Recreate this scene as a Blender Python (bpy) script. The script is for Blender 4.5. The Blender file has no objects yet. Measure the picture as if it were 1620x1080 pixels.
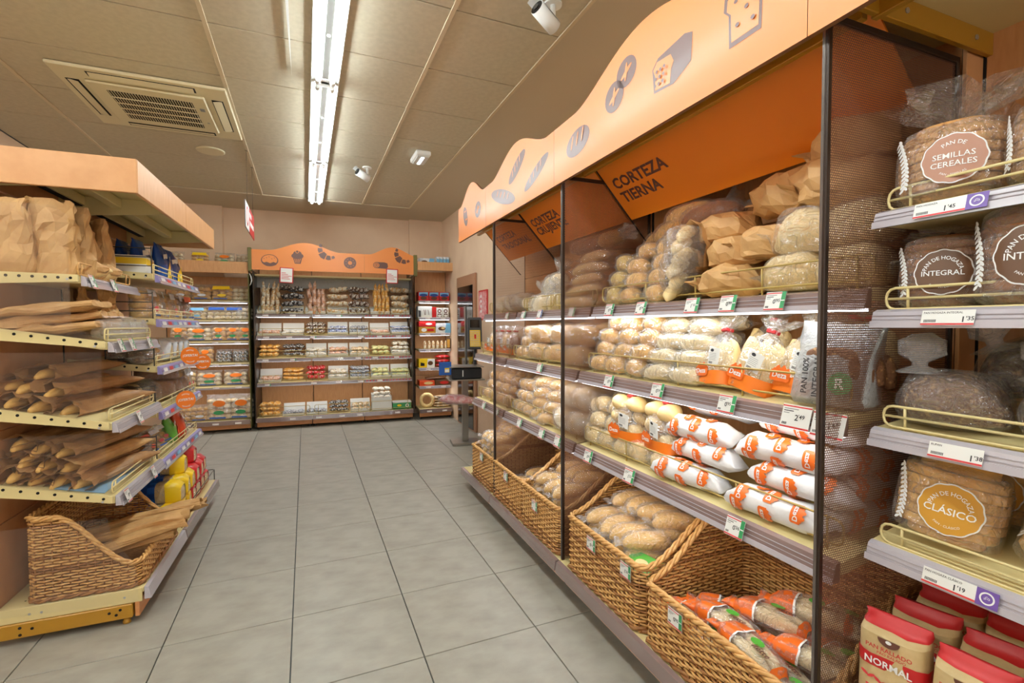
import bpy, bmesh, math, random
from mathutils import Matrix, Vector, Euler, noise

scene = bpy.context.scene
col = scene.collection
R0 = random.Random(7)
PI = math.pi

# ------------------------------------------------------------------ camera
cam_h = 1.3478
yaw, pitch, roll, FPX = 0.404224, 0.033855, -0.0030076, 763.19
fwd = Vector((math.sin(yaw)*math.cos(pitch), math.cos(yaw)*math.cos(pitch), -math.sin(pitch)))
rgt = Vector((math.cos(yaw), -math.sin(yaw), 0))
upv = rgt.cross(fwd)
rgt, upv = (rgt*math.cos(roll)+upv*math.sin(roll)), (upv*math.cos(roll)-rgt*math.sin(roll))
cd = bpy.data.cameras.new('camera')
cd.sensor_width = 36.0
cd.lens = FPX/1620*36.0
cd.clip_start = 0.02
camo = bpy.data.objects.new('camera', cd)
col.objects.link(camo)
mw = Matrix.Identity(4)
for i in range(3):
    mw[i][0], mw[i][1], mw[i][2] = rgt[i], upv[i], -fwd[i]
mw[2][3] = cam_h
camo.matrix_world = mw
scene.camera = camo

# ------------------------------------------------------------------ world, exposure
wd = bpy.data.worlds.new('shop_world')
scene.world = wd
wd.use_nodes = True
wd.node_tree.nodes['Background'].inputs[0].default_value = (1.0, 0.96, 0.9, 1)
wd.node_tree.nodes['Background'].inputs[1].default_value = 1.0
scene.view_settings.view_transform = 'Standard'
scene.view_settings.look = 'None'
scene.view_settings.gamma = 1
scene.view_settings.exposure = 0.75
TUBE_W, LED_W = 32.0, 6.5      # emission of the fluorescent tubes and of the shelf light strips
try:
    scene.cycles.transparent_max_bounces = 24
    scene.cycles.max_bounces = 7
    scene.cycles.sample_clamp_indirect = 6
except Exception:
    pass

# ------------------------------------------------------------------ materials
def lin(c):
    c = c/255.0
    return c/12.92 if c <= 0.04045 else ((c+0.055)/1.055)**2.4
def rgb(*c):
    return (lin(c[0]), lin(c[1]), lin(c[2]), 1)
MATS = {}
def mat(name, c1, rough=0.5, c2=None, scale=8.0, stretch=(1, 1, 1), bump=0.0, bscale=None, metal=0.0, spec=0.5, detail=4, mixlo=0.35, mixhi=0.65, coat=0):
    if name in MATS:
        return MATS[name]
    m = bpy.data.materials.new(name); m.use_nodes = True
    nt = m.node_tree; N = nt.nodes; L = nt.links
    b = N['Principled BSDF']
    b.inputs['Base Color'].default_value = rgb(*c1)
    b.inputs['Roughness'].default_value = rough
    b.inputs['Metallic'].default_value = metal
    b.inputs['Specular IOR Level'].default_value = spec
    if coat:
        b.inputs['Coat Weight'].default_value = coat
        b.inputs['Coat Roughness'].default_value = 0.15
    if c2 or bump:
        tc = N.new('ShaderNodeTexCoord'); mp = N.new('ShaderNodeMapping')
        mp.inputs['Scale'].default_value = stretch
        L.new(tc.outputs['Object'], mp.inputs['Vector'])
    if c2:
        nz = N.new('ShaderNodeTexNoise'); nz.inputs['Scale'].default_value = scale; nz.inputs['Detail'].default_value = detail
        L.new(mp.outputs[0], nz.inputs['Vector'])
        mr = N.new('ShaderNodeMapRange'); mr.inputs['From Min'].default_value = mixlo; mr.inputs['From Max'].default_value = mixhi
        L.new(nz.outputs['Fac'], mr.inputs['Value'])
        mx = N.new('ShaderNodeMix'); mx.data_type = 'RGBA'
        mx.inputs['A'].default_value = rgb(*c1); mx.inputs['B'].default_value = rgb(*c2)
        L.new(mr.outputs[0], mx.inputs['Factor']); L.new(mx.outputs['Result'], b.inputs['Base Color'])
    if bump:
        nb = N.new('ShaderNodeTexNoise'); nb.inputs['Scale'].default_value = bscale or scale*2; nb.inputs['Detail'].default_value = 5
        L.new(mp.outputs[0], nb.inputs['Vector'])
        bp = N.new('ShaderNodeBump'); bp.inputs['Strength'].default_value = bump; bp.inputs['Distance'].default_value = 0.01
        L.new(nb.outputs['Fac'], bp.inputs['Height']); L.new(bp.outputs[0], b.inputs['Normal'])
    MATS[name] = m
    return m
def emis(name, c, s):
    m = bpy.data.materials.new(name); m.use_nodes = True
    nt = m.node_tree; nt.nodes.clear()
    e = nt.nodes.new('ShaderNodeEmission'); o = nt.nodes.new('ShaderNodeOutputMaterial')
    e.inputs[0].default_value = rgb(*c); e.inputs[1].default_value = s
    nt.links.new(e.outputs[0], o.inputs[0]); MATS[name] = m
    return m
def film(name, tint=(255, 255, 255), haze=0.05, gloss=0.55, rough=0.10, wr=1.0, wscale=24, edge=0.35, crease_glint=0.2, f0=0.07):
    """thin clear plastic: see-through, glossy, with white painted along its creases as highlights"""
    m = bpy.data.materials.new(name); m.use_nodes = True
    nt = m.node_tree; N = nt.nodes; L = nt.links; N.clear()
    out = N.new('ShaderNodeOutputMaterial')
    tr = N.new('ShaderNodeBsdfTransparent'); tr.inputs[0].default_value = rgb(*tint)
    gl = N.new('ShaderNodeBsdfGlossy'); gl.inputs['Roughness'].default_value = rough; gl.inputs[0].default_value = (0.95, 0.97, 1, 1)
    df = N.new('ShaderNodeBsdfDiffuse'); df.inputs[0].default_value = (0.9, 0.9, 0.9, 1)
    nrm = None
    if wr:
        tc = N.new('ShaderNodeTexCoord'); nz = N.new('ShaderNodeTexNoise')
        nz.inputs['Scale'].default_value = wscale; nz.inputs['Detail'].default_value = 3; nz.inputs['Distortion'].default_value = 1.2
        L.new(tc.outputs['Object'], nz.inputs['Vector'])
        sb = N.new('ShaderNodeMath'); sb.operation = 'SUBTRACT'; sb.inputs[1].default_value = 0.5; L.new(nz.outputs['Fac'], sb.inputs[0])
        ab = N.new('ShaderNodeMath'); ab.operation = 'ABSOLUTE'; L.new(sb.outputs[0], ab.inputs[0])
        bp = N.new('ShaderNodeBump'); bp.inputs['Strength'].default_value = wr; bp.inputs['Distance'].default_value = 0.06
        L.new(ab.outputs[0], bp.inputs['Height']); nrm = bp
        L.new(bp.outputs[0], gl.inputs['Normal'])
    lw = N.new('ShaderNodeLayerWeight'); lw.inputs['Blend'].default_value = edge
    if nrm: L.new(nrm.outputs[0], lw.inputs['Normal'])
    mu = N.new('ShaderNodeMath'); mu.operation = 'MULTIPLY_ADD'; mu.inputs[1].default_value = gloss; mu.inputs[2].default_value = f0; mu.use_clamp = True
    L.new(lw.outputs['Facing'], mu.inputs[0])
    m1 = N.new('ShaderNodeMixShader'); L.new(mu.outputs[0], m1.inputs[0]); L.new(tr.outputs[0], m1.inputs[1]); L.new(gl.outputs[0], m1.inputs[2])
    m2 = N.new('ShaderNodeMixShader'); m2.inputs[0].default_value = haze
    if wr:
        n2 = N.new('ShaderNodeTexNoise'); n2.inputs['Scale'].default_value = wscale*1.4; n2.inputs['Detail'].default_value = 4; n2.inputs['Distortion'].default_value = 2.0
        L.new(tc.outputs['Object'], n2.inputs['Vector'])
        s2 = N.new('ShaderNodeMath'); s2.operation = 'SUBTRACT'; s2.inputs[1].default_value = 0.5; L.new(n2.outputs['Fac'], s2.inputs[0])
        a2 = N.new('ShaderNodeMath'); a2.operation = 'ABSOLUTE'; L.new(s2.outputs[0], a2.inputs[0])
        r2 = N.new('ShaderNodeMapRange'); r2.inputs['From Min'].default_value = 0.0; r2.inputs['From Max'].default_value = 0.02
        r2.inputs['To Min'].default_value = crease_glint; r2.inputs['To Max'].default_value = haze  # white mixed in along noise ridges stands in for highlights on creases
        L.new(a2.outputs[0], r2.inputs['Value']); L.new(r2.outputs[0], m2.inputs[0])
    L.new(m1.outputs[0], m2.inputs[1]); L.new(df.outputs[0], m2.inputs[2])
    L.new(m2.outputs[0], out.inputs[0]); MATS[name] = m
    return m
def mesh_screen(name):
    """sheet metal punched with a close grid of round holes (about 6 mm apart)"""
    m = bpy.data.materials.new(name); m.use_nodes = True
    nt = m.node_tree; N = nt.nodes; L = nt.links
    b = N['Principled BSDF']; b.inputs['Base Color'].default_value = rgb(118, 82, 64); b.inputs['Roughness'].default_value = 0.45
    out = N['Material Output']
    tc = N.new('ShaderNodeTexCoord'); sp = N.new('ShaderNodeSeparateXYZ'); L.new(tc.outputs['Object'], sp.inputs[0])
    P = 0.0068
    def M(op, a, b_=None):
        n = N.new('ShaderNodeMath'); n.operation = op
        for i, x in enumerate((a, b_)):
            if x is None: continue
            if isinstance(x, (int, float)): n.inputs[i].default_value = x
            else: L.new(x, n.inputs[i])
        return n.outputs[0]
    Y, Z = sp.outputs[1], sp.outputs[2]
    row = M('DIVIDE', Z, P*0.866)
    fr = M('FLOOR', row); od = M('MULTIPLY', M('FLOORED_MODULO', fr, 2.0), 0.5)
    cx = M('SUBTRACT', M('FRACT', M('ADD', M('DIVIDE', Y, P), od)), 0.5)
    cy = M('MULTIPLY', M('SUBTRACT', M('FRACT', row), 0.5), 0.866)
    d = M('SQRT', M('ADD', M('MULTIPLY', cx, cx), M('MULTIPLY', cy, cy)))
    hole = M('LESS_THAN', d, 0.395)
    tr = N.new('ShaderNodeBsdfTransparent'); mx = N.new('ShaderNodeMixShader')
    L.new(hole, mx.inputs[0]); L.new(b.outputs[0], mx.inputs[1]); L.new(tr.outputs[0], mx.inputs[2]); L.new(mx.outputs[0], out.inputs[0])
    MATS[name] = m
    return m

mat('wall_paint', (226, 196, 166), 0.8, (220, 188, 158), 3)
mat('wall_white', (236, 228, 216), 0.7)
mat('ceil_tile', (206, 194, 170), 0.85, (198, 186, 162), 30, bump=0.08, bscale=300)
mat('ceil_grid', (214, 196, 166), 0.6)
mat('ceil_plaster', (202, 188, 166), 0.85)
mat('floor_tile', (162, 158, 146), 0.40, (146, 141, 129), 7, stretch=(1, 1.5, 1), detail=10, mixlo=0.36, mixhi=0.68, bump=0.03, bscale=60)
mat('grout', (88, 92, 92), 0.8)
mat('wood', (222, 168, 116), 0.42, (212, 156, 104), 5, stretch=(14, 2, 2), detail=6)
mat('wood_v', (212, 154, 104), 0.45, (202, 144, 94), 5, stretch=(2, 14, 1), detail=6)
mat('wood_kick', (210, 146, 92), 0.4, (200, 134, 80), 5, stretch=(2, 2, 10))
mat('cream_metal', (222, 204, 146), 0.38)
mat('ochre_metal', (176, 128, 34), 0.35)
mat('olive_metal', (112, 104, 54), 0.4)
mat('brass_wire', (182, 156, 90), 0.35, metal=0.2)
mat('cream_wire', (226, 208, 150), 0.35)
mat('dark_wire', (60, 56, 48), 0.4)
mat('rail_mauve', (138, 116, 112), 0.22, coat=0.5)
mat('rail_clear', (188, 182, 190), 0.15, coat=0.6)
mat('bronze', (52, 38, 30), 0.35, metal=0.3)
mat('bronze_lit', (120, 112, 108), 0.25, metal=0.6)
mat('orange_board', (232, 134, 48), 0.44, spec=0.9, coat=0.12)
mat('orange_panel', (238, 138, 20), 0.5)
mat('brown_print', (98, 50, 34), 0.44, spec=0.9, coat=0.12)
mat('board_edge', (128, 84, 46), 0.6)
mat('white', (240, 240, 238), 0.5)
mat('white_card', (236, 236, 232), 0.35, coat=0.3)
mat('text_dark', (46, 44, 48), 0.6)
mat('text_grey', (150, 150, 152), 0.6)
mat('red', (200, 40, 42), 0.4)
mat('red_tag', (206, 58, 62), 0.4)
mat('green', (58, 150, 92), 0.4)
mat('purple', (110, 80, 160), 0.4)
mat('lilac', (150, 140, 196), 0.35)
mat('orange', (238, 122, 26), 0.4)
mat('orange_print', (234, 110, 34), 0.35)
mat('yellow', (246, 208, 22), 0.35)
mat('blue', (34, 92, 176), 0.35)
mat('navy', (30, 66, 138), 0.35)
mat('light_blue', (120, 180, 216), 0.35)
mat('leaf_green', (86, 168, 60), 0.35)
mat('black', (18, 18, 18), 0.4)
mat('dark_hole', (20, 16, 12), 0.9)
mat('grey_plastic', (70, 70, 72), 0.4)
mat('black_plastic', (38, 38, 40), 0.3)
mat('steel', (170, 168, 162), 0.28, metal=0.9)
mat('screw', (196, 196, 200), 0.3, metal=0.8)
mat('silver_pack', (190, 190, 194), 0.28, (110, 112, 118), 60, metal=0.3)
mat('dark_pack', (70, 66, 66), 0.3, (140, 140, 142), 70)
mat('kraft', (206, 164, 108), 0.62, (190, 146, 92), 14, bump=0.5, bscale=26)
mat('kraft_dark', (172, 128, 80), 0.65, (156, 112, 68), 14, bump=0.5, bscale=26)
mat('paper_white', (238, 236, 236), 0.6, (226, 224, 226), 12, bump=0.5, bscale=24)
mat('wicker', (220, 174, 108), 0.5, (192, 138, 76), 60, stretch=(1, 1, 1), mixlo=0.3, mixhi=0.7)
mat('wicker_dark', (168, 116, 64), 0.55, (138, 90, 46), 60)
mat('bread_gold', (238, 194, 112), 0.6, (218, 160, 78), 9, bump=0.35, bscale=60)
mat('bread_pale', (240, 216, 160), 0.65, (230, 196, 132), 10, bump=0.25, bscale=50)
mat('bread_white', (240, 224, 184), 0.7, (228, 200, 148), 10, bump=0.25, bscale=50)
mat('bread_flour', (222, 182, 118), 0.75, (242, 228, 198), 14, bump=0.4, bscale=60)
mat('bread_yellow', (214, 184, 98), 0.6, (196, 156, 70), 12, bump=0.3, bscale=50)
mat('bread_brown', (168, 110, 62), 0.65, (138, 84, 44), 14, bump=0.5, bscale=80)
mat('bread_dark', (112, 72, 40), 0.7, (196, 150, 90), 70, bump=0.6, bscale=90, mixlo=0.55, mixhi=0.75)
mat('bread_black', (74, 52, 34), 0.7, (160, 120, 70), 60, bump=0.6, bscale=90, mixlo=0.56, mixhi=0.75)
mat('crumb', (236, 206, 146), 0.75, (224, 190, 128), 40, bump=0.3, bscale=120)
mat('crumb_brown', (196, 150, 98), 0.75, (172, 122, 72), 50, bump=0.4, bscale=120)
mat('crumb_bag', (214, 190, 140), 0.5, (204, 178, 128), 40, bump=0.2, bscale=40)
mat('sand_pack', (224, 176, 110), 0.35, (190, 120, 60), 50)
mat('cream_pack', (232, 222, 204), 0.35, (206, 180, 140), 60)
mat('mirror_frame', (172, 128, 98), 0.4)
mat('black_glass', (14, 13, 12), 0.06, coat=0.5)
mat('pink_pack', (206, 90, 96), 0.35, (232, 190, 190), 30)
mat('ac_plastic', (226, 214, 180), 0.5)
mat('sheet_blue', (130, 168, 196), 0.5)
emis('tube_light', (240, 253, 255), TUBE_W)
emis('led_light', (248, 250, 255), LED_W)
emis('emergency_glow', (230, 245, 255), 4.0)
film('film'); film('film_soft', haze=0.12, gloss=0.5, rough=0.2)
film('acrylic', haze=0.006, gloss=0.22, rough=0.04, wr=0, edge=0.25, f0=0.02)
film('film_grey', tint=(205, 212, 212), haze=0.3, gloss=0.4, rough=0.25)
film('film_orange', tint=(250, 150, 50), haze=0.0, gloss=0.4, rough=0.2)
mesh_screen('punched_screen')
_wf = MATS['wicker']

# ------------------------------------------------------------------ mesh builder
def sgnp(c, e):
    return math.copysign(abs(c)**e, c)
class MB:
    def __init__(s):
        s.v = []; s.f = []; s.m = []; s.sm = []; s.mats = []
    def mi(s, m):
        if m not in s.mats: s.mats.append(m)
        return s.mats.index(m)
    def face(s, idx, m, smooth=False):
        s.f.append(idx); s.m.append(s.mi(m)); s.sm.append(smooth)
    def pt(s, p):
        s.v.append(tuple(p)); return len(s.v)-1
    def box(s, a, b, m, c=0.0):
        x0, y0, z0 = [min(a[i], b[i]) for i in range(3)]; x1, y1, z1 = [max(a[i], b[i]) for i in range(3)]
        n = len(s.v)
        if c <= 0:
            for z in (z0, z1):
                for (x, y) in ((x0, y0), (x1, y0), (x1, y1), (x0, y1)): s.v.append((x, y, z))
            for q in ((3, 2, 1, 0), (4, 5, 6, 7), (0, 1, 5, 4), (1, 2, 6, 5), (2, 3, 7, 6), (3, 0, 4, 7)): s.face([n+i for i in q], m)
        else:
            c = min(c, (x1-x0)/2.01, (y1-y0)/2.01, (z1-z0)/2.01)
            def rg(z, i):
                return [(x0+i, y0, z), (x1-i, y0, z), (x1, y0+i, z), (x1, y1-i, z), (x1-i, y1, z), (x0+i, y1, z), (x0, y1-i, z), (x0, y0+i, z)]
            r0 = [(x0+c, y0+c, z0), (x1-c, y0+c, z0), (x1-c, y0+c, z0), (x1-c, y1-c, z0), (x1-c, y1-c, z0), (x0+c, y1-c, z0), (x0+c, y1-c, z0), (x0+c, y0+c, z0)]
            b4 = [(x0+c, y0+c, z0), (x1-c, y0+c, z0), (x1-c, y1-c, z0), (x0+c, y1-c, z0)]
            t4 = [(x, y, z1) for x, y, _ in b4]
            s.v += b4; s.v += rg(z0+c, c); s.v += rg(z1-c, c); s.v += t4
            B = n; A = n+4; C = n+12; T = n+20
            s.face([B+3, B+2, B+1, B], m); s.face([T, T+1, T+2, T+3], m)
            for i in range(8):
                j = (i+1) % 8
                s.face([A+i, A+j, C+j, C+i], m)
            for k, (i, j) in enumerate(((0, 1), (2, 3), (4, 5), (6, 7))):
                k2 = (k+1) % 4
                s.face([B+k, B+k2, A+j, A+i], m); s.face([T+k2, T+k, C+i, C+j], m)
                s.face([B+k2, A+(j+1) % 8, A+j], m); s.face([T+k2, C+j, C+(j+1) % 8], m)
        return s
    def prism(s, poly, x0, x1, m, axis=0, mcap=None):
        """poly in the plane across the axis, extruded along it"""
        def P(a, x):
            return {0: (x, a[0], a[1]), 1: (a[0], x, a[1]), 2: (a[0], a[1], x)}[axis]
        n = len(s.v); k = len(poly)
        for x in (x0, x1):
            for a in poly: s.v.append(P(a, x))
        for i in range(k):
            j = (i+1) % k
            s.face([n+i, n+j, n+k+j, n+k+i], m)
        s.face([n+i for i in range(k)][::-1], mcap or m); s.face([n+k+i for i in range(k)], mcap or m)
        return s
    def tube(s, pts, r, m, sides=6, closed=False, smooth=True, rz=None):
        pts = [Vector(p) for p in pts]; n0 = len(s.v); k = len(pts)
        ref = Vector((0, 0, 1)); prev = None
        for i, p in enumerate(pts):
            a = pts[(i-1) % k] if (closed or i > 0) else p
            b = pts[(i+1) % k] if (closed or i < k-1) else p
            t = (b-a)
            if t.length < 1e-9: t = Vector((1, 0, 0))
            t.normalize()
            if prev is None:
                prev = ref.cross(t)
                if prev.length < 1e-3: prev = Vector((1, 0, 0)).cross(t)
            nx = (prev - t*prev.dot(t))
            if nx.length < 1e-6: nx = t.orthogonal()
            nx.normalize(); prev = nx; ny = t.cross(nx)
            rr = r[i] if isinstance(r, (list, tuple)) else r
            for q in range(sides):
                an = 2*PI*q/sides
                s.v.append(tuple(p + nx*rr*math.cos(an) + ny*rr*math.sin(an)))
        for i in range(k if closed else k-1):
            j = (i+1) % k
            for q in range(sides):
                q2 = (q+1) % sides
                s.face([n0+i*sides+q, n0+i*sides+q2, n0+j*sides+q2, n0+j*sides+q], m, smooth)
        if not closed:
            s.face([n0+q for q in range(sides)][::-1], m); s.face([n0+(k-1)*sides+q for q in range(sides)], m)
        return s
    def sweep(s, secs, m, nt=16, cap=(True, True), smooth=True, seed=0, mrange=None, ax='x', M=None):
        """secs: (x, yc, zc, w, h, n, ruffle_amp, ruffle_k, jitter)"""
        n0 = len(s.v); k = len(secs); so = Vector((seed*7.31, seed*3.17, seed*1.7))
        for i, sec in enumerate(secs):
            x, yc, zc, w, h = sec[:5]
            n = sec[5] if len(sec) > 5 else 2.0
            ra = sec[6] if len(sec) > 6 else 0; rk = sec[7] if len(sec) > 7 else 5; jt = sec[8] if len(sec) > 8 else 0
            for q in range(nt):
                a = 2*PI*q/nt
                f = 1+ra*math.cos(rk*a+seed)
                y = yc+w/2*sgnp(math.cos(a), 2/n)*f; z = zc+h/2*sgnp(math.sin(a), 2/n)*f
                p = Vector((x, y, z))
                if jt: p += noise.noise_vector(p*18+so)*jt+noise.noise_vector(p*52+so)*jt*.55
                if ax == 'z': p = Vector((p.y, p.z, p.x))
                if M is not None: p = M @ p
                s.v.append(tuple(p))
        for i in range(k-1):
            mm = m
            if mrange:
                for (a0, a1, mmm) in mrange:
                    if a0 <= i < a1: mm = mmm
            for q in range(nt):
                q2 = (q+1) % nt
                s.face([n0+i*nt+q, n0+i*nt+q2, n0+(i+1)*nt+q2, n0+(i+1)*nt+q], mm, smooth)
        if cap[0]: s.face([n0+q for q in range(nt)][::-1], m, smooth)
        if cap[1]: s.face([n0+(k-1)*nt+q for q in range(nt)], m, smooth)
        return s
    def grid(s, fn, nu, nv, m, smooth=True):
        n0 = len(s.v)
        for i in range(nu+1):
            for j in range(nv+1): s.v.append(tuple(fn(i/nu, j/nv)))
        for i in range(nu):
            for j in range(nv):
                a = n0+i*(nv+1)+j
                s.face([a, a+nv+1, a+nv+2, a+1], m, smooth)
        return s
    def flat(s, sh, fn, m):
        """2-D shape (verts, faces) carried onto a surface by fn(x, y)"""
        n0 = len(s.v)
        for p in sh[0]: s.v.append(tuple(fn(p[0], p[1])))
        for f in sh[1]: s.face([n0+i for i in f], m)
        return s
    def add(s, o, M=None):
        n0 = len(s.v)
        for p in o.v:
            s.v.append(tuple(M @ Vector(p)) if M is not None else p)
        for f, mi, sm in zip(o.f, o.m, o.sm): s.face([n0+i for i in f], o.mats[mi], sm)
        return s
    def mesh(s, name='mesh'):
        me = bpy.data.meshes.new(name)
        me.from_pydata(s.v, [], s.f)
        for mn in s.mats: me.materials.append(MATS[mn])
        me.polygons.foreach_set('material_index', s.m)
        me.polygons.foreach_set('use_smooth', s.sm)
        me.update()
        return me

# 2-D shapes ---------------------------------------------------------
def ell(cx, cy, rx, ry, n=24, rot=0):
    c, s_ = math.cos(rot), math.sin(rot)
    v = []
    for i in range(n):
        a = 2*PI*i/n; x, y = rx*math.cos(a), ry*math.sin(a)
        v.append((cx+x*c-y*s_, cy+x*s_+y*c))
    return (v, [list(range(n))])
def pol(*pts):
    return (list(pts), [list(range(len(pts)))])
def ring(cx, cy, r0, r1, n=28):
    v = []; f = []
    for i in range(n):
        a = 2*PI*i/n
        v += [(cx+r0*math.cos(a), cy+r0*math.sin(a)), (cx+r1*math.cos(a), cy+r1*math.sin(a))]
    for i in range(n):
        j = (i+1) % n
        f.append([2*i, 2*i+1, 2*j+1, 2*j])
    return (v, f)
def scallop(cx, cy, r, k=12, amp=0.05, n=60):
    return ([(cx+r*(1+amp*abs(math.cos(k*PI*i/n)))*math.cos(2*PI*i/n), cy+r*(1+amp*abs(math.cos(k*PI*i/n)))*math.sin(2*PI*i/n)) for i in range(n)], [list(range(n))])
_TX = {}
def text(st, size, x=0, y=0, bold=0.0, sx=1.0, align='C'):
    key = (st, bold)
    if key not in _TX:
        cu = bpy.data.curves.new('t', 'FONT'); cu.body = st; cu.size = 1.0; cu.resolution_u = 2; cu.offset = bold
        ob = bpy.data.objects.new('t', cu)
        col.objects.link(ob)
        me = bpy.data.meshes.new_from_object(ob)
        v = [(a.co.x, a.co.y) for a in me.vertices]; f = [list(p.vertices) for p in me.polygons]
        bpy.data.objects.remove(ob); bpy.data.curves.remove(cu); bpy.data.meshes.remove(me)
        if v:
            x0 = min(p[0] for p in v); x1 = max(p[0] for p in v); y0 = min(p[1] for p in v); y1 = max(p[1] for p in v)
            v = [(p[0]-(x0+x1)/2, p[1]-(y0+y1)/2) for p in v]
        else: x0 = x1 = 0
        _TX[key] = (v, f, x1-x0)
    v, f, w = _TX[key]
    o = {'C': 0, 'L': w/2, 'R': -w/2}[align]*size*sx
    return ([(p[0]*size*sx+x+o, p[1]*size+y) for p in v], f)
def arc_text(st, size, r, ang=PI/2, bold=0.0, flip=False):
    v, f = text(st, size, 0, 0, bold)
    out = []
    for x, y in v:
        if flip: a = ang+x/r; rr = r-y
        else: a = ang-x/r; rr = r+y
        out.append((rr*math.cos(a), rr*math.sin(a)))
    return (out, f)

# objects ------------------------------------------------------------
def link(name, me, parent=None, M=None, label=None):
    o = bpy.data.objects.new(name, me); col.objects.link(o)
    if parent is not None: o.parent = parent
    if M is not None: o.matrix_basis = M
    if label: o['label'] = label
    return o
def tag(o, label, cat, group=None):
    o['label'] = label; o['category'] = cat
    if group: o['group'] = group
    return o
def thing(name, label, cat, M, group=None):
    o = bpy.data.objects.new(name, None); o.empty_display_size = 0.05; col.objects.link(o)
    o.matrix_basis = M
    return tag(o, label, cat, group)
def single(name, mb, label, cat, M=None, group=None):
    return tag(link(name, mb.mesh(name), None, M), label, cat, group)
def struct(name, mb, parent=None, M=None):
    o = link(name, mb.mesh(name), parent, M)
    if parent is None: o['kind'] = 'structure'
    return o
def T(x=0, y=0, z=0, rx=0, ry=0, rz=0, s=1):
    return Matrix.Translation((x, y, z)) @ Euler((rx, ry, rz)).to_matrix().to_4x4() @ Matrix.Scale(s, 4)
def frame(o, u, v):
    m = Matrix.Identity(4)
    for i in range(3):
        m[i][0], m[i][1], m[i][3] = u[i], v[i], o[i]
    return m
A = math.radians(1.3)
ex = (math.cos(A), -math.sin(A), 0); ey = (math.sin(A), math.cos(A), 0)
FR = frame((0, 0, 0), tuple(-c for c in ey), ex)        # right-hand row: u to the shopper's right, v into the shelf
FL = frame((0, 0, 0), ey, tuple(-c for c in ex))        # left-hand row
B_ = math.radians(-3.1)
FB = frame((-.6, 6.97, 0), (math.cos(B_), math.sin(B_), 0), (-math.sin(B_), math.cos(B_), 0))   # back row
def spawn(tp, name, label, cat, M, group=None):
    """tp: list of (part name, mesh, matrix or None, [(sub-part name, mesh, matrix)])"""
    if len(tp) == 1 and not (len(tp[0]) > 3 and tp[0][3]) and tp[0][2] is None:
        return tag(link(name, tp[0][1], None, M), label, cat, group)
    r = thing(name, label, cat, M, group)
    for p in tp:
        o = link(p[0], p[1], r, p[2])
        for q in (p[3] if len(p) > 3 else []): link(q[0], q[1], o, q[2] if len(q) > 2 else None)
    return r
# ================================================================== the room
CZ = 2.95
XL, XR, YF, YB = -2.27, 1.97, -3.2, 7.62
b = MB(); b.box((XL-.1, YF-.1, -.06), (XR+.3, YB+.4, -0.012), 'grout')
floor = struct('floor', b)
tb = MB(); tb.box((.0022, .0022, -.012), (.4978, .4978, 0.0), 'floor_tile', .0015)
tme = [tb.mesh('tile')]
tx0, ty0 = -0.0757, 2.4075
for i in range(-5, 5):
    for j in range(-8, 12):
        x, y = tx0+.5*i, ty0+.5*j
        if x < XL-.5 or x > XR or y > YB or y < YF-.3: continue
        k = R0.randint(0, 3)
        o = link('tile', tme[0], floor, Matrix.Translation((x, y, 0)))
        if k in (1, 3):
            o.matrix_basis = Matrix.Translation((x+.5, y+.5, 0)) @ Matrix.Rotation(PI, 4, 'Z')
# walls
b = MB(); b.box((XL-.1, YF-.1, -.012), (XL, YB+.4, CZ), 'wall_paint'); struct('wall_left', b)
b = MB(); b.box((XR, YF-.1, -.012), (XR+.1, YB+.4, CZ), 'wall_paint'); struct('wall_right', b)
b = MB(); b.box((-2.2, .60, -.012), (2.9, .70, CZ), 'wall_paint')
b.box((-2.2, .50, -.012), (-.43, .60, CZ), 'wall_paint'); b.box((2.045, .52, -.012), (2.9, .60, CZ), 'wall_paint')
struct('wall_back', b, None, FB)
# ceiling: tiles in a T-bar grid, plaster border
b = MB()
b.box((XL-.1, YF-.1, CZ+.02), (XR+.1, YB+.5, CZ+.12), 'grout')
b.box((1.335, YF, CZ), (XR, 6.68, CZ+.02), 'ceil_plaster'); b.box((XL, 6.68, CZ), (XR, YB+.4, CZ+.02), 'ceil_plaster')
ceil = struct('ceiling', b)
gx = [XL, -1.665, -.465, .72, 1.335]
gy = [3.03+.6045*k for k in range(-11, 7)]
cache = {}
for a in range(4):
    for k in range(len(gy)-1):
        w = gx[a+1]-gx[a]-.022; d = gy[k+1]-gy[k]-.009
        if round(w, 3) not in cache:
            t = MB(); t.box((-w/2, -d/2, 0), (w/2, d/2, .016), 'ceil_tile', .002); cache[round(w, 3)] = t.mesh('ceiling_panel')
        link('ceiling_panel', cache[round(w, 3)], ceil, Matrix.Translation(((gx[a]+gx[a+1])/2, (gy[k]+gy[k+1])/2, CZ+.003)))
for x in gx[1:4]:
    t = MB(); t.box((x-.012, YF, CZ-.003), (x+.012, 6.68, CZ+.008), 'ceil_grid', .001); link('ceiling_bar', t.mesh('ceiling_bar'), ceil)
t = MB(); t.box((1.325, YF, CZ-.004), (1.345, 6.68, CZ+.006), 'ceil_grid'); link('ceiling_bar', t.mesh('ceiling_bar'), ceil)
t = MB(); t.box((XL, 6.674, CZ-.004), (1.34, 6.688, CZ+.006), 'ceil_grid'); link('ceiling_bar', t.mesh('ceiling_bar'), ceil)

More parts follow.
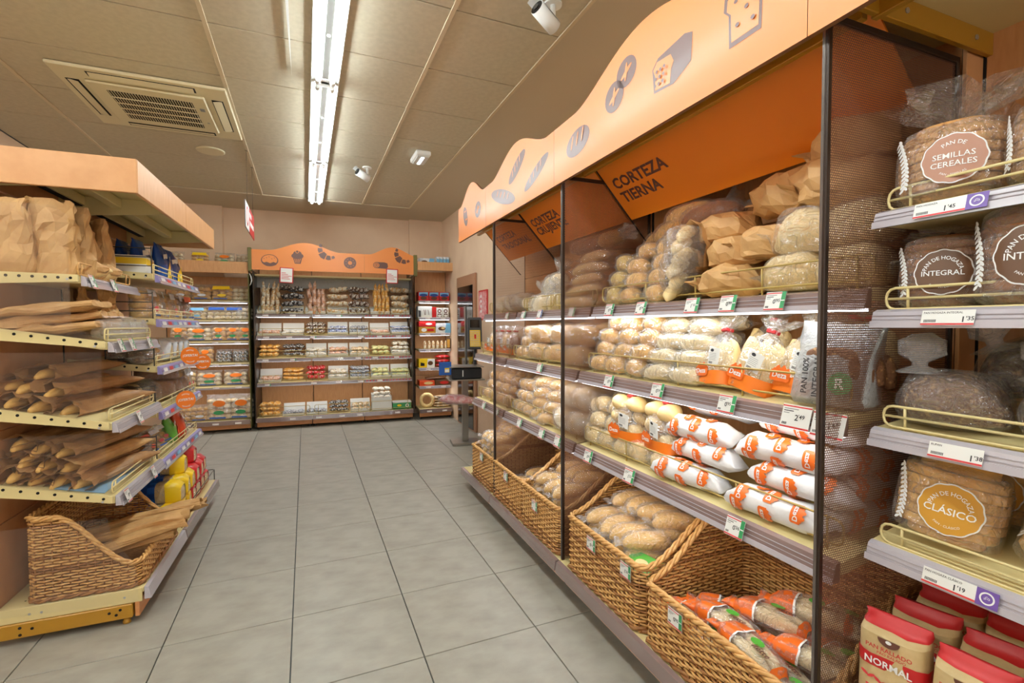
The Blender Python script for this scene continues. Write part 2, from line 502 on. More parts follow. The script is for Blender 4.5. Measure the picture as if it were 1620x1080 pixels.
# fluorescent strip: housing, reflector wings, two tubes, end lamp holders
def strip_light(x, y0, y1, label):
    r = thing('strip_light', label, 'light', Matrix.Translation((x, (y0+y1)/2, CZ)), 'twin tube strip lights')
    h = (y1-y0)/2-.006
    m = MB(); m.box((-.022, -h, -.028), (.022, h, -.001), 'steel', .003); link('housing', m.mesh('housing'), r)
    for s in (-1, 1):
        m = MB(); m.prism([(s*.022, -.002), (s*.082, -.026), (s*.085, -.024), (s*.085, -.001)], -h, h, 'white', 1); link('reflector', m.mesh('reflector'), r)
        m = MB(); m.tube([(s*.043, -h+.05, -.04), (s*.043, h-.05, -.04)], .013, 'tube_light', 10); link('fluorescent_tube', m.mesh('tube'), r)
    for e in (-1, 1):
        m = MB(); m.box((-.045, e*h, -.03), (.045, e*(h-.045), -.006), 'white', .004)
        for s in (-1, 1): m.tube([(s*.043, e*(h-.004), -.04), (s*.043, e*(h-.055), -.04)], .016, 'white', 10)
        link('lamp_holder', m.mesh('lamp_holder'), r)
    for q in (-.33, .33):
        m = MB(); m.tube([(0, q*h, -.027), (0, q*h, -.032)], .009, 'white', 10); link('cap', m.mesh('cap'), r)
for (y0, y1, l) in ((5.09, 6.73, 'ceiling strip light with two bare tubes, the one ending at the plaster border'), (3.42, 5.07, 'ceiling strip light with two bare tubes, between two others, level with the air conditioner'),
                    (1.76, 3.40, 'ceiling strip light with two bare tubes above the open aisle'), (0.09, 1.74, 'ceiling strip light with two bare tubes, the one before the last of the row'), (-1.6, .07, 'ceiling strip light with two bare tubes, the last by the front wall')):
    strip_light(.142, y0, y1, l)
strip_light(-1.9, -.9, .75, 'ceiling strip light with two bare tubes beside the left wall, towards the front wall'); strip_light(-1.9, .8, 2.45, 'ceiling strip light with two bare tubes beside the left wall')
m = MB(); m.prism([(-.075, 2.0), (-.050, 2.0), (-.055, 3.43)], CZ-.012, CZ-.004, 'white', 2)  # white sliver stands in for tube light leaking onto the ceiling
single('ceiling_light_sliver', m, 'thin white pointed strip standing for lamp light on the ceiling tiles beside the tubes', 'light_sliver')

# air conditioner cassette
ac = thing('air_conditioner', 'square cream ceiling air conditioner with slatted grille', 'air conditioner', Matrix.Translation((-.945, 4.27, CZ)))
m = MB(); m.box((-.475, -.475, -.022), (.475, .475, -.001), 'ac_plastic', .006); link('panel', m.mesh('panel'), ac)
m = MB(); m.box((-.33, -.33, -.04), (.33, .33, -.022), 'ac_plastic', .012); gr = link('grille_panel', m.mesh('grille_panel'), ac)
m = MB(); m.box((-.24, -.235, -.0415), (.24, .235, -.0395), 'dark_hole'); link('intake', m.mesh('intake'), gr)
sl = MB(); sl.box((-.002, -.237, -.0435), (.002, .237, -.041), 'ac_plastic'); sme = sl.mesh('slat')
for k in range(30): link('slat', sme, gr, Matrix.Translation((-.232+.016*k, 0, 0)))
sl = MB(); sl.box((-.24, -.003, -.047), (.24, .003, -.041), 'ac_plastic'); sme = sl.mesh('cross_slat')
for k in range(4): link('cross_slat', sme, gr, Matrix.Translation((0, -.14+.093*k, 0)))
for k in range(4):
    m = MB(); m.box((-.29, -.435, -.0235), (.29, -.365, -.0215), 'dark_hole'); m.prism([(-.43, -.023), (-.375, -.034), (-.372, -.031), (-.427, -.02)], -.28, .28, 'ac_plastic', 0)
    link('air_flap', m.mesh('air_flap'), ac, Matrix.Rotation(k*PI/2, 4, 'Z'))
m = MB(); m.tube([(.285, .12, -.04), (.285, .12, -.042)], .01, 'steel', 10); m.box((.27, -.15, -.0405), (.3, -.1, -.042), 'text_grey'); link('badge', m.mesh('badge'), ac)
# speaker
m = MB(); m.tube([(0, 0, 0), (0, 0, -.008), (0, 0, -.012)], [.115, .115, .105], 'ac_plastic', 28); single('ceiling_speaker', m, 'round flat cream loudspeaker in a ceiling tile', 'speaker', Matrix.Translation((-.772, 5.19, CZ+.002)))
# emergency light
el = thing('emergency_light', 'small white emergency lamp glowing on the ceiling', 'light', T(1.02, 4.56, CZ))
m = MB(); m.box((-.07, -.14, -.045), (.07, .14, 0), 'white', .01); link('body', m.mesh('body'), el)
m = MB(); m.box((-.055, -.12, -.056), (.055, .12, -.045), 'white_card', .006); link('lens', m.mesh('lens'), el)
m = MB(); m.box((-.014, -.1, -.0585), (.014, .1, -.0555), 'emergency_glow'); link('lamp', m.mesh('lamp'), el)
# cameras
def cctv(M, label):
    r = thing('security_camera', label, 'camera', M)
    m = MB(); m.tube([(0, 0, 0), (0, 0, -.012)], .045, 'white', 20); link('mount', m.mesh('mount'), r)
    m = MB(); m.tube([(0, 0, -.01), (0, 0, -.06), (-.02, 0, -.08)], .014, 'white', 10); link('arm', m.mesh('arm'), r)
    Q = T(-.05, 0, -.095, 0, .35, 0)
    m = MB(); m.tube([(.07, 0, 0), (.066, 0, 0), (-.07, 0, 0)], [.028, .036, .036], 'white', 18); bo = link('body', m.mesh('body'), r, Q)
    m = MB(); m.grid(lambda a, c: (-.105+.165*a, .040*math.cos(PI*(.12+.76*c)), .040*math.sin(PI*(.12+.76*c))), 2, 10, 'white'); link('hood', m.mesh('hood'), bo)
    m = MB(); m.tube([(-.07, 0, 0), (-.073, 0, 0)], .033, 'black', 18); m.tube([(-.072, 0, 0), (-.078, 0, 0)], .015, 'black_glass', 14); link('lens', m.mesh('lens'), bo)
cctv(T(1.16, 2.18, CZ, 0, 0, .35), 'white bullet camera on the ceiling close to the wavy orange board')
cctv(T(.60, 5.12, CZ, 0, 0, .5), 'white bullet camera on the ceiling beside the far strip light')
# hanging sign
hs = thing('hanging_sign', 'red and white sign board hanging on two wires from the ceiling', 'sign', T(-.47, 4.83, 2.22))
m = MB(); m.box((-.003, 0, 0), (.003, .78, .235), 'red'); bd = link('board', m.mesh('board'), hs)
m = MB(); m.box((-.0035, 0, 0), (.0035, .3, .235), 'white'); link('white_panel', m.mesh('white_panel'), bd)
m = MB()
for (y0, y1, z) in ((.33, .56, .15), (.36, .74, .075)):
    n = int((y1-y0)/.05)
    for k in range(n): m.box((.003, y0+k*.05, z), (.0045, y0+k*.05+.036, z+.045), 'white')
m.flat(ell(.15, .12, .08, .09), lambda a, c: (.0045, a, c), 'red_tag'); m.flat(ell(.15, .12, .055, .065), lambda a, c: (.005, a, c), 'white')
link('lettering', m.mesh('lettering'), bd)
for y in (.2, .71):
    m = MB(); m.tube([(0, y, .235), (0, y, 2.95-2.22)], .0015, 'dark_wire', 5); m.tube([(-.012, y, .722), (.012, y, .715)], .002, 'dark_wire', 5); link('wire', m.mesh('wire'), hs)
# ================================================================== shelving rows
def fence(u0, u1, v, z0, z1, zb, m, r=.0034, n=None, mid=True):
    """wire fence with rounded ends on short posts"""
    b = MB(); c = .02
    pts = []
    for (cu, cz, a0) in ((u1-c, z1-c, 0), (u0+c, z1-c, 1), (u0+c, z0+c, 2), (u1-c, z0+c, 3)):
        for k in range(4):
            a = PI/2*(a0+k/3); pts.append((cu+c*math.cos(a), v, cz+c*math.sin(a)))
    b.tube(pts, r, m, 5, True)
    if m == 'cream_wire': b.tube([(u0+.004, v, (z0+z1)/2), (u1-.004, v, (z0+z1)/2)], r, m, 5)
    n = n or max(2, int((u1-u0)/.22))
    for k in range(n):
        u = u0+.045+(u1-u0-.09)*k/(n-1); b.tube([(u, v+.001, z1), (u, v+.004, zb)], r, m, 5)
    return b
def shelf(root, off, u0, u1, vf, vb, zf, zb, railm='rail_mauve', fm='brass_wire', led=True, fences=None, tray='cream_metal', lip=.048, fv=.03, fz=(.028, .095), lh=.009):
    b = MB(); b.prism([(vf, zf), (vb, zb), (vb, zb-.022), (vf+.02, zf-.03), (vf, zf-.03)], u0, u1, tray, 0)
    so = link('shelf', b.mesh('shelf'), root, off)
    b = MB(); b.prism([(vf-.001, zf+.004), (vf-.016, zf-.002), (vf-.026, zf-lip), (vf-.001, zf-lip)], u0+.002, u1-.002, railm, 0)
    for q in (.3, .55): b.box((u0+.003, vf-.019-.008*q, zf-lip*q-.001), (u1-.003, vf-.016-.012*q, zf-lip*q+.001), 'rail_clear')
    link('price_rail', b.mesh('price_rail'), so)
    b = MB(); b.prism([(vf-.026, zf-lip+.012), (vf-.029, zf-lip+.012), (vf-.031, zf-lip-.004), (vf-.028, zf-lip-.004)], u0+.002, u1-.002, 'rail_clear', 0); link('rail_lip', b.mesh('rail_lip'), so)
    if led:
        b = MB(); b.box((u0+.02, vf-.012, zf-lip-lh), (u1-.02, vf+.016, zf-lip-.002), 'led_light'); link('light_strip', b.mesh('light_strip'), so)
    if fm:
        for (a, c) in (fences or [(u0+.015, u1-.015)]):
            link('wire_fence', fence(a, c, vf+fv, zf+fz[0], zf+fz[1], zf, fm).mesh('wire_fence'), so)
    return so
def bay_root(F, u0, u1, vf, name, label, cat='shelving', group=None):
    uc = (u0+u1)/2
    r = thing(name, label, cat, F @ T(uc, vf, 0), group)
    return r, T(-uc, -vf, 0)
def part(root, off, name, mb, label=None):
    return link(name, mb.mesh(name), root, off, label)
def base(root, off, u0, u1, vf, vb, z=.155, kick_in=.03, side=False):
    b = MB(); b.box((u0, vf, z-.02), (u1, vb, z), 'cream_metal', .002)
    bo = part(root, off, 'base_tray', b)
    b = MB(); b.prism([(vf-.001, z+.002), (vf-.02, z-.002), (vf-.028, z-.052), (vf-.001, z-.052)], u0+.002, u1-.002, 'rail_mauve', 0); link('price_rail', b.mesh('price_rail'), bo)
    b = MB(); b.prism([(vf-.02, z+.001), (vf-.023, z+.001), (vf-.032, z-.056), (vf-.029, z-.056)], u0+.002, u1-.002, 'acrylic', 0); link('rail_cover', b.mesh('rail_cover'), bo)
    b = MB(); b.box((u0+.004, vf+kick_in, .035), (u1-.004, vf+kick_in+.016, z-.02), 'wood_kick', .002); part(root, off, 'kick_board', b)
    for u in (u0+.03, u1-.03):
        b = MB(); b.tube([(u, vf+kick_in+.05, .0), (u, vf+kick_in+.05, .012), (u, vf+kick_in+.05, .04)], [.018, .018, .008], 'black_plastic', 10); part(root, off, 'foot', b)
    return bo
def back(root, off, u0, u1, v, z0, z1, m='wood', th=.02, rows=(), slots=True):
    """back made of separate boards"""
    zs = [z0]+[z for z in rows if z0 < z < z1]+[z1]
    for a, c in zip(zs[:-1], zs[1:]):
        b = MB(); b.box((u0+.004, v, a+.002), (u1-.004, v+th, c-.002), m, .002); part(root, off, 'back_board', b)
    for u in (u0, u1):
        b = MB(); b.box((u-.004, v-.002, z0), (u+.004, v+th, z1), 'dark_hole'); part(root, off, 'upright', b)

# ---- right-hand row of bread bays -------------------------------------------------
VB = 1.68
def screen(root, off, u):
    """punched side screen in a dark frame; sheet lies in the v-z plane"""
    v0, v1, z0, z1 = 1.13, 1.66, .16, 2.085
    b = MB(); b.box((-.0008, v0+.012, z0), (.0008, v1, z1), 'punched_screen')
    so = link('side_screen', b.mesh('side_screen'), root, off @ T(u, 0, 0))
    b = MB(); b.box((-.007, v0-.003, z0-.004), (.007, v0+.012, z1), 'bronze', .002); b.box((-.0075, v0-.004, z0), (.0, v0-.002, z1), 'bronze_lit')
    b.box((-.006, v0, z1-.018), (.006, v1, z1), 'bronze', .002); b.box((-.006, v1-.014, z0), (.006, v1, z1), 'bronze', .002)
    link('screen_frame', b.mesh('screen_frame'), so)
def sign_pt(u, t):                     # t = distance down the slanted sign board
    k = 1/math.sqrt(1+1.087**2)
    return Vector((u, 1.30+t*k, 2.15-t*1.087*k))
def bread_bay(u0, u1, label, words, wx, ws, seeds, screens, end=False):
    r, off = bay_root(FR, u0, u1, 1.13, 'bread_bay', label)
    base(r, off, u0, u1, 1.115, VB, .158)
    back(r, off, u0, u1, VB, .16, 2.25, 'wood', rows=(.62, 1.05, 1.4, 1.75))
    b = MB(); b.box((u0, 1.12, 2.125), (u1, 1.15, 2.15), 'cream_metal'); b.box((u0, 1.12, 2.15), (u1, VB, 2.165), 'cream_metal'); part(r, off, 'canopy', b)
    b = MB(); b.box((u0, 1.245, 2.095), (u1, 1.268, 2.15), 'ochre_metal', .002); part(r, off, 'canopy_beam', b)
    b = MB(); b.box((u0, 1.15, 2.085), (u1, 1.175, 2.15), 'ochre_metal', .002); part(r, off, 'canopy_beam', b)
    b = MB(); b.box((u0+.03, 1.124, 2.112), (u1-.03, 1.146, 2.124), 'led_light'); part(r, off, 'canopy_light', b)
    shelf(r, off, u0+.006, u1-.006, 1.32, 1.66, 1.438, 1.475, fences=seeds[0])
    shelf(r, off, u0+.006, u1-.006, 1.24, 1.66, 1.112, 1.165, fences=seeds[1])
    shelf(r, off, u0+.006, u1-.006, 1.22, 1.66, .742, .81, fences=seeds[2])
    # slanted orange sign board
    p0, p1 = sign_pt(u0+.008, 0), sign_pt(u0+.008, .345)
    n = Vector((0, 1.087, 1)).normalized()*.006
    b = MB(); b.prism([(p0.y, p0.z), (p1.y, p1.z), (p1.y+n.y, p1.z+n.z), (p0.y+n.y, p0.z+n.z)], u0+.008, u1-.008, 'orange_panel', 0)
    sb = part(r, off, 'sign_board', b)
    b = MB()
    for (st, t) in words:
        b.flat(text(st, ws, wx, 0, .03, align='L', sx=1.06), lambda x, y: sign_pt(x, t-y)-Vector((0, 1.087, 1)).normalized()*.0015, 'brown_print')
    link('lettering', b.mesh('lettering'), sb)
    for u in ((u0+.004, u1-.004) if end else (u0+.004,)):
        b = MB(); b.tube([sign_pt(u, -.03), sign_pt(u, .50)], .004, 'bronze', 6); part(r, off, 'support_rod', b)
    for u in screens: screen(r, off, u)
    return r, off
WT = [('CORTEZA', .135), ('TIERNA', .215)]
bread_bay(-2.140, -.800, 'open bread shelving bay under the orange CORTEZA TIERNA sign', WT, -2.085, .080, [None, None, None], [-.805, -2.143])
bread_bay(-3.150, -2.146, 'open bread shelving bay under the orange CORTEZA CRUJIENTE sign', [('CORTEZA', .135), ('CRUJIENTE', .215)], -3.09, .080, [[(-3.13, -2.67), (-2.65, -2.17)]]*3, [-3.153])
bread_bay(-3.880, -3.156, 'narrow bread shelving bay under the orange CORTEZA TRADICIONAL sign', [('CORTEZA', .135), ('TRADICIONAL', .215)], -3.78, .076, [[(-3.86, -3.53), (-3.5, -3.18)]]*3, [], True)
# wavy orange header boards with bakery pictures
def wave_board(F, u0, u1, v, zb, zt, humps, th=.016, bm='orange_board'):
    n = max(16, int((u1-u0)*60)); top = []
    for k in range(n+1):
        u = u0+(u1-u0)*k/n; z = zt
        for (c, w, a) in humps:
            if abs(u-c) < w: z += a*(.5+.5*math.cos(PI*(u-c)/w))**.8
        top.append((u, z))
    poly = [(u0, zb), (u1, zb)]+top[::-1]
    b = MB(); b.prism(poly, v, v+th, 'board_edge', 1, bm)
    return b
def icon_obj(root, off, shapes, v):
    b = MB()
    for k, (sh, m) in enumerate(shapes):
        b.flat(sh, lambda x, y: (x, v-.0008*(k+1), y), m)
    return link('picture', b.mesh('picture'), root, off)
BR, OR = 'brown_print', 'orange_board'
def ic_bread(cx, cz, rx, ry, rot, cuts=3):
    s = [(ell(cx, cz, rx, ry, 28, rot), BR)]
    c, q = math.cos(rot), math.sin(rot)
    for k in range(cuts):
        t = (-.45+.9*k/max(1, cuts-1))*rx
        s.append((ell(cx+t*c-(.25*ry)*q, cz+t*q+(.25*ry)*c, ry*.55, ry*.10, 12, rot+1.15), OR))
    return s
def ic_roll(cx, cz, r, ry):
    return [(ell(cx, cz, r, ry), BR), (ell(cx, cz, r*.62, r*.13, 14, .5), OR), (ell(cx, cz, r*.12, ry*.62, 14, -.15), OR)]
def ic_toast(cx, cz, w, h, holes=True):
    def o(k):
        return pol(*[(cx+x*w*k, cz+y*h*k) for x, y in ((-.36, -.5), (.36, -.5), (.38, .05), (.5, .16), (.48, .36), (.3, .5), (-.3, .5), (-.48, .36), (-.5, .16), (-.38, .05))])
    s = [(o(1), BR), (o(.84), OR)]
    for (x, y) in ((-.2, .2), (.15, .28), (.05, 0), (-.15, -.2), (.2, -.25), (.25, .02)): s.append((ell(cx+x*w, cz+y*h, w*.05, h*.035, 8), BR))
    return s
def header(F, u0, u1, v, zb, zt, humps, label, pics, caps=()):
    r, off = bay_root(F, u0, u1, v, 'header_board', label, 'sign')
    part(r, off, 'board', wave_board(F, u0, u1, v, zb, zt, humps))
    for p in pics: icon_obj(r, off, p, v)
    for (a, c) in caps:
        b = MB(); b.box((a, v-.012, zb-.02), (c, v+.06, zt+.02), 'olive_metal', .004); part(r, off, 'end_cap', b)
HV = 1.098
header(FR, -3.925, -3.222, HV, 2.036, 2.308, [(-3.57, .30, .125)], 'wavy orange header board with a half loaf and a cross-cut roll picture', [ic_bread(-3.72, 2.21, .085, .05, -1.1, 2), ic_roll(-3.40, 2.195, .07, .058)])
header(FR, -3.220, -2.172, HV, 2.036, 2.308, [(-2.67, .42, .115)], 'wavy orange header board with three long loaf pictures', [ic_bread(-2.89, 2.162, .22, .045, -.30, 4), ic_bread(-2.655, 2.275, .14, .042, .45, 4), ic_bread(-2.385, 2.165, .165, .035, .35, 4)])
l3 = [(pol((-1.40, 2.15), (-1.30, 2.14), (-1.22, 2.175), (-1.215, 2.262), (-1.25, 2.275), (-1.38, 2.262), (-1.41, 2.235)), BR)]+[(pol((-1.393, 2.158), (-1.318, 2.150), (-1.312, 2.195), (-1.30, 2.215), (-1.315, 2.243), (-1.385, 2.250), (-1.404, 2.230), (-1.393, 2.205)), OR)]+[(ell(-1.393+.022*i+.005*j, 2.172+.022*j, .006, .006, 8), BR) for i in range(3) for j in range(3)]
header(FR, -2.170, -.832, HV, 2.036, 2.308, [(-1.46, .50, .13)], 'wavy orange header board with rolls, a cut loaf and a slice of bread picture', [ic_bread(-1.935, 2.173, .105, .058, .12, 3), ic_roll(-1.565, 2.305, .064, .055), ic_roll(-1.645, 2.246, .064, .058), l3, ic_toast(-1.015, 2.215, .15, .17)])
header(FR, -.830, -.05, HV, 2.036, 2.308, [(-.40, .3, .12)], 'plain end of the wavy orange header above the sliced loaf shelves', [])
# hatch at the far end of the right row
# ---- near right shelving with sliced loaves ---------------------------------------
r, off = bay_root(FR, -.785, .25, 1.28, 'loaf_shelving', 'cream shelving bay with sliced bagged loaves beside the punched screen')
back(r, off, -.785, .25, 1.745, .0, 2.3, 'wood', rows=(.55, 1.1, 1.65))
b = MB(); b.box((-.797, 1.665, .0), (-.787, 1.77, 2.3), 'wood', .001); part(r, off, 'side_filler', b)
b = MB(); b.box((-.785, 1.12, 2.15), (.25, 1.745, 2.165), 'cream_metal'); part(r, off, 'canopy', b)
b = MB(); b.box((-.782, 1.13, 2.09), (-.766, 1.745, 2.15), 'ochre_metal', .002)
for v in (1.36, 1.66): b.tube([(-.766, v, 2.12), (-.763, v, 2.12)], .007, 'screw', 10)
part(r, off, 'canopy_bracket', b)
b = MB(); b.box((-.785, 1.255, 2.085), (.25, 1.275, 2.15), 'ochre_metal', .002); part(r, off, 'canopy_beam', b)
for (zf, tilt, fz) in ((1.618, .0, (.004, .055)), (1.379, .0, (.004, .055)), (1.090, .05, (.008, .058)), (.806, .09, (.004, .05))):
    shelf(r, off, -.775, .25, 1.285, 1.73, zf, zf+tilt, 'rail_clear', 'cream_wire', False, [(-.76, .2)], lip=.036, fv=.012, fz=fz)
b = MB(); b.box((-.785, 1.2, .13), (.25, 1.745, .155), 'cream_metal'); part(r, off, 'base_tray', b)
so = MB(); so.prism([(1.2, .375), (1.73, .40), (1.73, .38), (1.2, .345)], -.775, .25, 'cream_metal', 0); part(r, off, 'shelf', so)
link('wire_fence', fence(-.765, .2, 1.207, .405, .455, .375, 'cream_wire', mid=False).mesh('wire_fence'), r, off)

# ---- left-hand gondola -------------------------------------------------------------
def bracket(root, off, u, vf, vb, zf, zb, h=.04, th=.012, holes=7, name='shelf_bracket'):
    b = MB()
    b.prism([(vf, zf), (vb, zb), (vb, zb-h-.012), (vf, zf-h*.75)], u-th, u, 'cream_metal', 0)
    for k in range(holes):
        t = .08+.84*k/(holes-1); v = vf+(vb-vf)*t; z = zf+(zb-zf)*t-h*.38
        b.tube([(u-th-.0012, v, z), (u-th+.001, v, z)], .006, 'dark_hole', 10)
    b.tube([(u-th-.002, vf+.035, zf-h*.5), (u-th+.001, vf+.035, zf-h*.5)], .005, 'screw', 8)
    return link(name, b.mesh(name), root, off)
u0, u1 = 2.64, 3.305
r, off = bay_root(FL, u0, u1, .76, 'baguette_gondola', 'cream shelving end bay with paper bagged baguettes and a basket at the bottom')
back(r, off, u0, u1, 1.275, .10, 1.935, 'wood_v', rows=(.5, .9, 1.3, 1.7))
b = MB(); b.box((u0, .76, .135), (u1, 1.27, .155), 'cream_metal', .002)
for i in range(4):
    for j in range(3): b.tube([(u0+.06+.05*i, 1.20-.035*j, .1545), (u0+.06+.05*i, 1.20-.035*j, .1556)], .004, 'dark_hole', 6)
bt = part(r, off, 'base_tray', b)
b = MB(); b.box((u0-.006, .765, .095), (u0+.004, 1.3, .157), 'cream_metal', .002)
for v in (.83, 1.12, 1.16): b.tube([(u0-.0075, v, .125), (u0-.005, v, .125)], .005, 'screw', 8)
link('tray_side', b.mesh('tray_side'), bt)
b = MB(); b.prism([(.758, .157), (.742, .153), (.732, .10), (.758, .10)], u0+.002, u1, 'rail_clear', 0); link('price_rail', b.mesh('price_rail'), bt)
b = MB(); b.box((u0-.012, .80, .03), (u0+.03, 1.32, .094), 'ochre_metal', .004)
for (v, z) in ((.845, .075), (.885, .068), (.86, .055), (1.15, .065), (1.19, .075), (1.19, .045)): b.tube([(u0-.0135, v, z), (u0-.011, v, z)], .006, 'dark_hole', 10)
part(r, off, 'base_beam', b)
b = MB(); b.box((u0-.006, .775, .03), (u1, .793, .10), 'wood_kick', .002); part(r, off, 'kick_board', b)
b = MB(); b.tube([(u0+.015, .83, 0), (u0+.015, .83, .01), (u0+.015, .83, .03)], [.016, .016, .008], 'ochre_metal', 10); part(r, off, 'foot', b)
def lshelf(root, off, u0, u1, vf, zf, zb, br, fm='cream_wire', rail='rail_clear', fences=None, open_bars=False, vb=1.26):
    so = shelf(root, off, u0+.008, u1-.004, vf, vb, zf, zb, rail, fm, False, fences, lip=.042, fv=.014, fz=(.01, .062))
    if br: bracket(root, off, u0+.004, vf+.004, vb, zf+.006, zb+.012)
    return so
lshelf(r, off, u0, u1, .955, 1.565, 1.565, True, 'wicker')
lshelf(r, off, u0, u1, .868, 1.275, 1.335, True)
lshelf(r, off, u0, u1, .862, .915, 1.0, True)
lshelf(r, off, u0, u1, .858, .585, .68, True)
# clear acrylic ends and fronts
for (pts, lb) in (([(.985, 1.31), (1.26, 1.33), (1.26, 1.86), (1.03, 1.86), (.985, 1.82)], 'clear acrylic end'), ([(.885, .93), (1.26, 1.01), (1.26, 1.24), (.885, 1.235)], None), ([(.88, .60), (1.26, .69), (1.26, .885), (.88, .88)], None),
                  ([(.775, .10), (1.25, .13), (1.25, .5), (.88, .5), (.865, .40), (.80, .30), (.778, .22)], None), ([(.985, 1.565), (.985, 1.36), (.88, 1.285), (1.26, 1.335), (1.26, 1.565)], None)):
    b = MB(); b.prism(pts, u0-.016, u0-.013, 'acrylic', 0); part(r, off, 'acrylic_panel', b, lb)
for (zf, h) in ((1.275, .12), (.915, .10), (.585, .10)):
    b = MB(); b.box((u0+.02, .885, zf+.005), (u1-.02, .888, zf+h), 'acrylic'); part(r, off, 'front_guard', b)
# far left bay
w0, w1 = 3.31, 4.31
r2, off2 = bay_root(FL, w0, w1, .76, 'packed_bread_gondola', 'cream shelving bay with factory packed bread beyond the baguette end')
back(r2, off2, w0, w1, 1.275, .10, 1.935, 'wood_v', rows=(.5, .9, 1.3, 1.7))
base(r2, off2, w0, w1, .76, 1.27, .155)
for (zf, zb) in ((1.640, 1.66), (1.385, 1.40), (1.113, 1.16), (.852, .91), (.563, .62)):
    so = lshelf(r2, off2, w0, w1, .862, zf, zb, True, 'cream_wire', 'lilac')
    b = MB()
    for k in range(8):
        u = w0+.05+.118*k
        b.flat(pol((u, 0), (u+.075, 0), (u+.075, .034), (u, .034)), lambda x, y: (x, .862-.0275-.0015+.010*(y/.04), zf-.043+y), ('white_card', 'red_tag', 'light_blue', 'white_card')[k % 4])
    link('price_labels', b.mesh('price_labels'), so)
    b = MB()
    for k in range(3): b.tube([(w0+.012, .875, zf+.05+.05*k), (w0+.012, 1.1, zf+.05+.05*k)], .003, 'dark_wire', 5)
    b.tube([(w0+.012, .875, zf), (w0+.012, .875, zf+.16)], .003, 'dark_wire', 5); b.tube([(w0+.012, 1.1, zf), (w0+.012, 1.1, zf+.16)], .003, 'dark_wire', 5)
    part(r2, off2, 'wire_divider', b)
# canopy of the left gondola with a plain wood fascia
r3, off3 = bay_root(FL, 2.64, 4.34, .74, 'wood_canopy', 'wood fascia canopy over the baguette gondola', 'canopy')
for (a, c) in ((2.64, 3.49), (3.492, 4.34)):
    b = MB(); b.box((a, .738, 1.94), (c, .755, 2.09), 'wood', .002); part(r3, off3, 'fascia_board', b)
b = MB(); b.box((2.632, .74, 1.94), (2.65, 1.9, 2.09), 'wood', .002); part(r3, off3, 'end_board', b)
b = MB(); b.box((4.325, .74, 1.94), (4.34, 1.9, 2.09), 'wood', .002); part(r3, off3, 'end_board', b)
b = MB(); b.box((2.65, .755, 2.055), (4.325, 1.27, 2.065), 'cream_metal'); part(r3, off3, 'canopy_sheet', b)
b = MB(); b.box((2.652, 1.275, 1.94), (4.323, 1.295, 2.085), 'wood_v', .002); part(r3, off3, 'back_board', b)
for u in (2.70, 3.30, 4.28):
    b = MB(); b.prism([(.76, 1.985), (1.272, 1.94), (1.272, 2.05), (.76, 2.05)], u, u+.012, 'cream_metal', 0); part(r3, off3, 'canopy_bracket', b)
for v in (1.0, 1.16):
    b = MB(); b.box((2.66, v, 2.0), (4.3, v+.05, 2.05), 'cream_metal', .003)
    if v > 1.1:
        b.box((2.67, v+.01, 1.996), (4.29, v+.04, 2.0), 'dark_hole')
    part(r3, off3, 'canopy_rail', b)

# ---- back wall units ---------------------------------------------------------------
def glass_div(root, off, u, v0, v1, z0, z1, zs=None):
    b = MB(); zs = zs or z1
    b.prism([(v0, z0), (v1, z0), (v1, z1), (v0+.05, z1), (v0, z0+(z1-z0)*.55)], u-.0015, u+.0015, 'acrylic', 0); part(root, off, 'acrylic_divider', b)
r, off = bay_root(FB, 0, 2.0, 0, 'pastry_shelving', 'wide pastry shelving unit on the back wall under the orange wavy header')
for k in range(3):
    a, c = .667*k, .667*(k+1)
    base(r, off, a, c, 0, .5, .155)
back(r, off, 0, .666, .50, .1, 2.3, rows=(.6, 1.2, 1.8)); back(r, off, .666, 1.333, .50, .1, 2.3, rows=(.6, 1.2, 1.8)); back(r, off, 1.333, 2.0, .50, .1, 2.3, rows=(.6, 1.2, 1.8))
for k, zz in enumerate((1.500, 1.212, .915, .592)):
    for q in range(3):
        shelf(r, off, .667*q+.003, .667*(q+1)-.003, .10, .49, zz, zz+.05, led=True, fences=[(.667*q+.03, .667*(q+1)-.03)], lip=.036, fz=(.03, .10), lh=.0055)
        if q == 2:
            b = MB()
            for w in range(14): b.flat(pol((1.36+.045*w, 0), (1.38+.045*w, 0), (1.39+.045*w, .026), (1.37+.045*w, .026)), lambda x, y: (x, .10-.0285+.006*(y/.03), zz-.034+y), 'red_tag')
            part(r, off, 'promotion_strip', b)
for q in range(3): link('wire_fence', fence(.667*q+.03, .667*(q+1)-.03, .02, .185, .29, .155, 'brass_wire').mesh('wire_fence'), r, off)
for u in (.002, .667, 1.333, 1.998):
    glass_div(r, off, u, .06, .46, 1.52, 2.02)
    for zz in (1.24, .94, .62): glass_div(r, off, u, .12, .46, zz, zz+.2)
for u in (.33, .66, 1.0, 1.33, 1.72): glass_div(r, off, u, .06, .45, .16, .42)
b = MB(); b.box((-.02, .1, 2.0), (2.02, .5, 2.02), 'cream_metal'); part(r, off, 'canopy', b)
b = MB(); b.box((0, .30, 1.86), (2.0, .305, 2.0), 'film_grey'); part(r, off, 'canopy_glass', b)
for s_ in (-.012, 2.0):
    b = MB(); b.box((s_, .0, .04), (s_+.012, .5, 2.05), 'bronze', .002); part(r, off, 'side_panel', b)
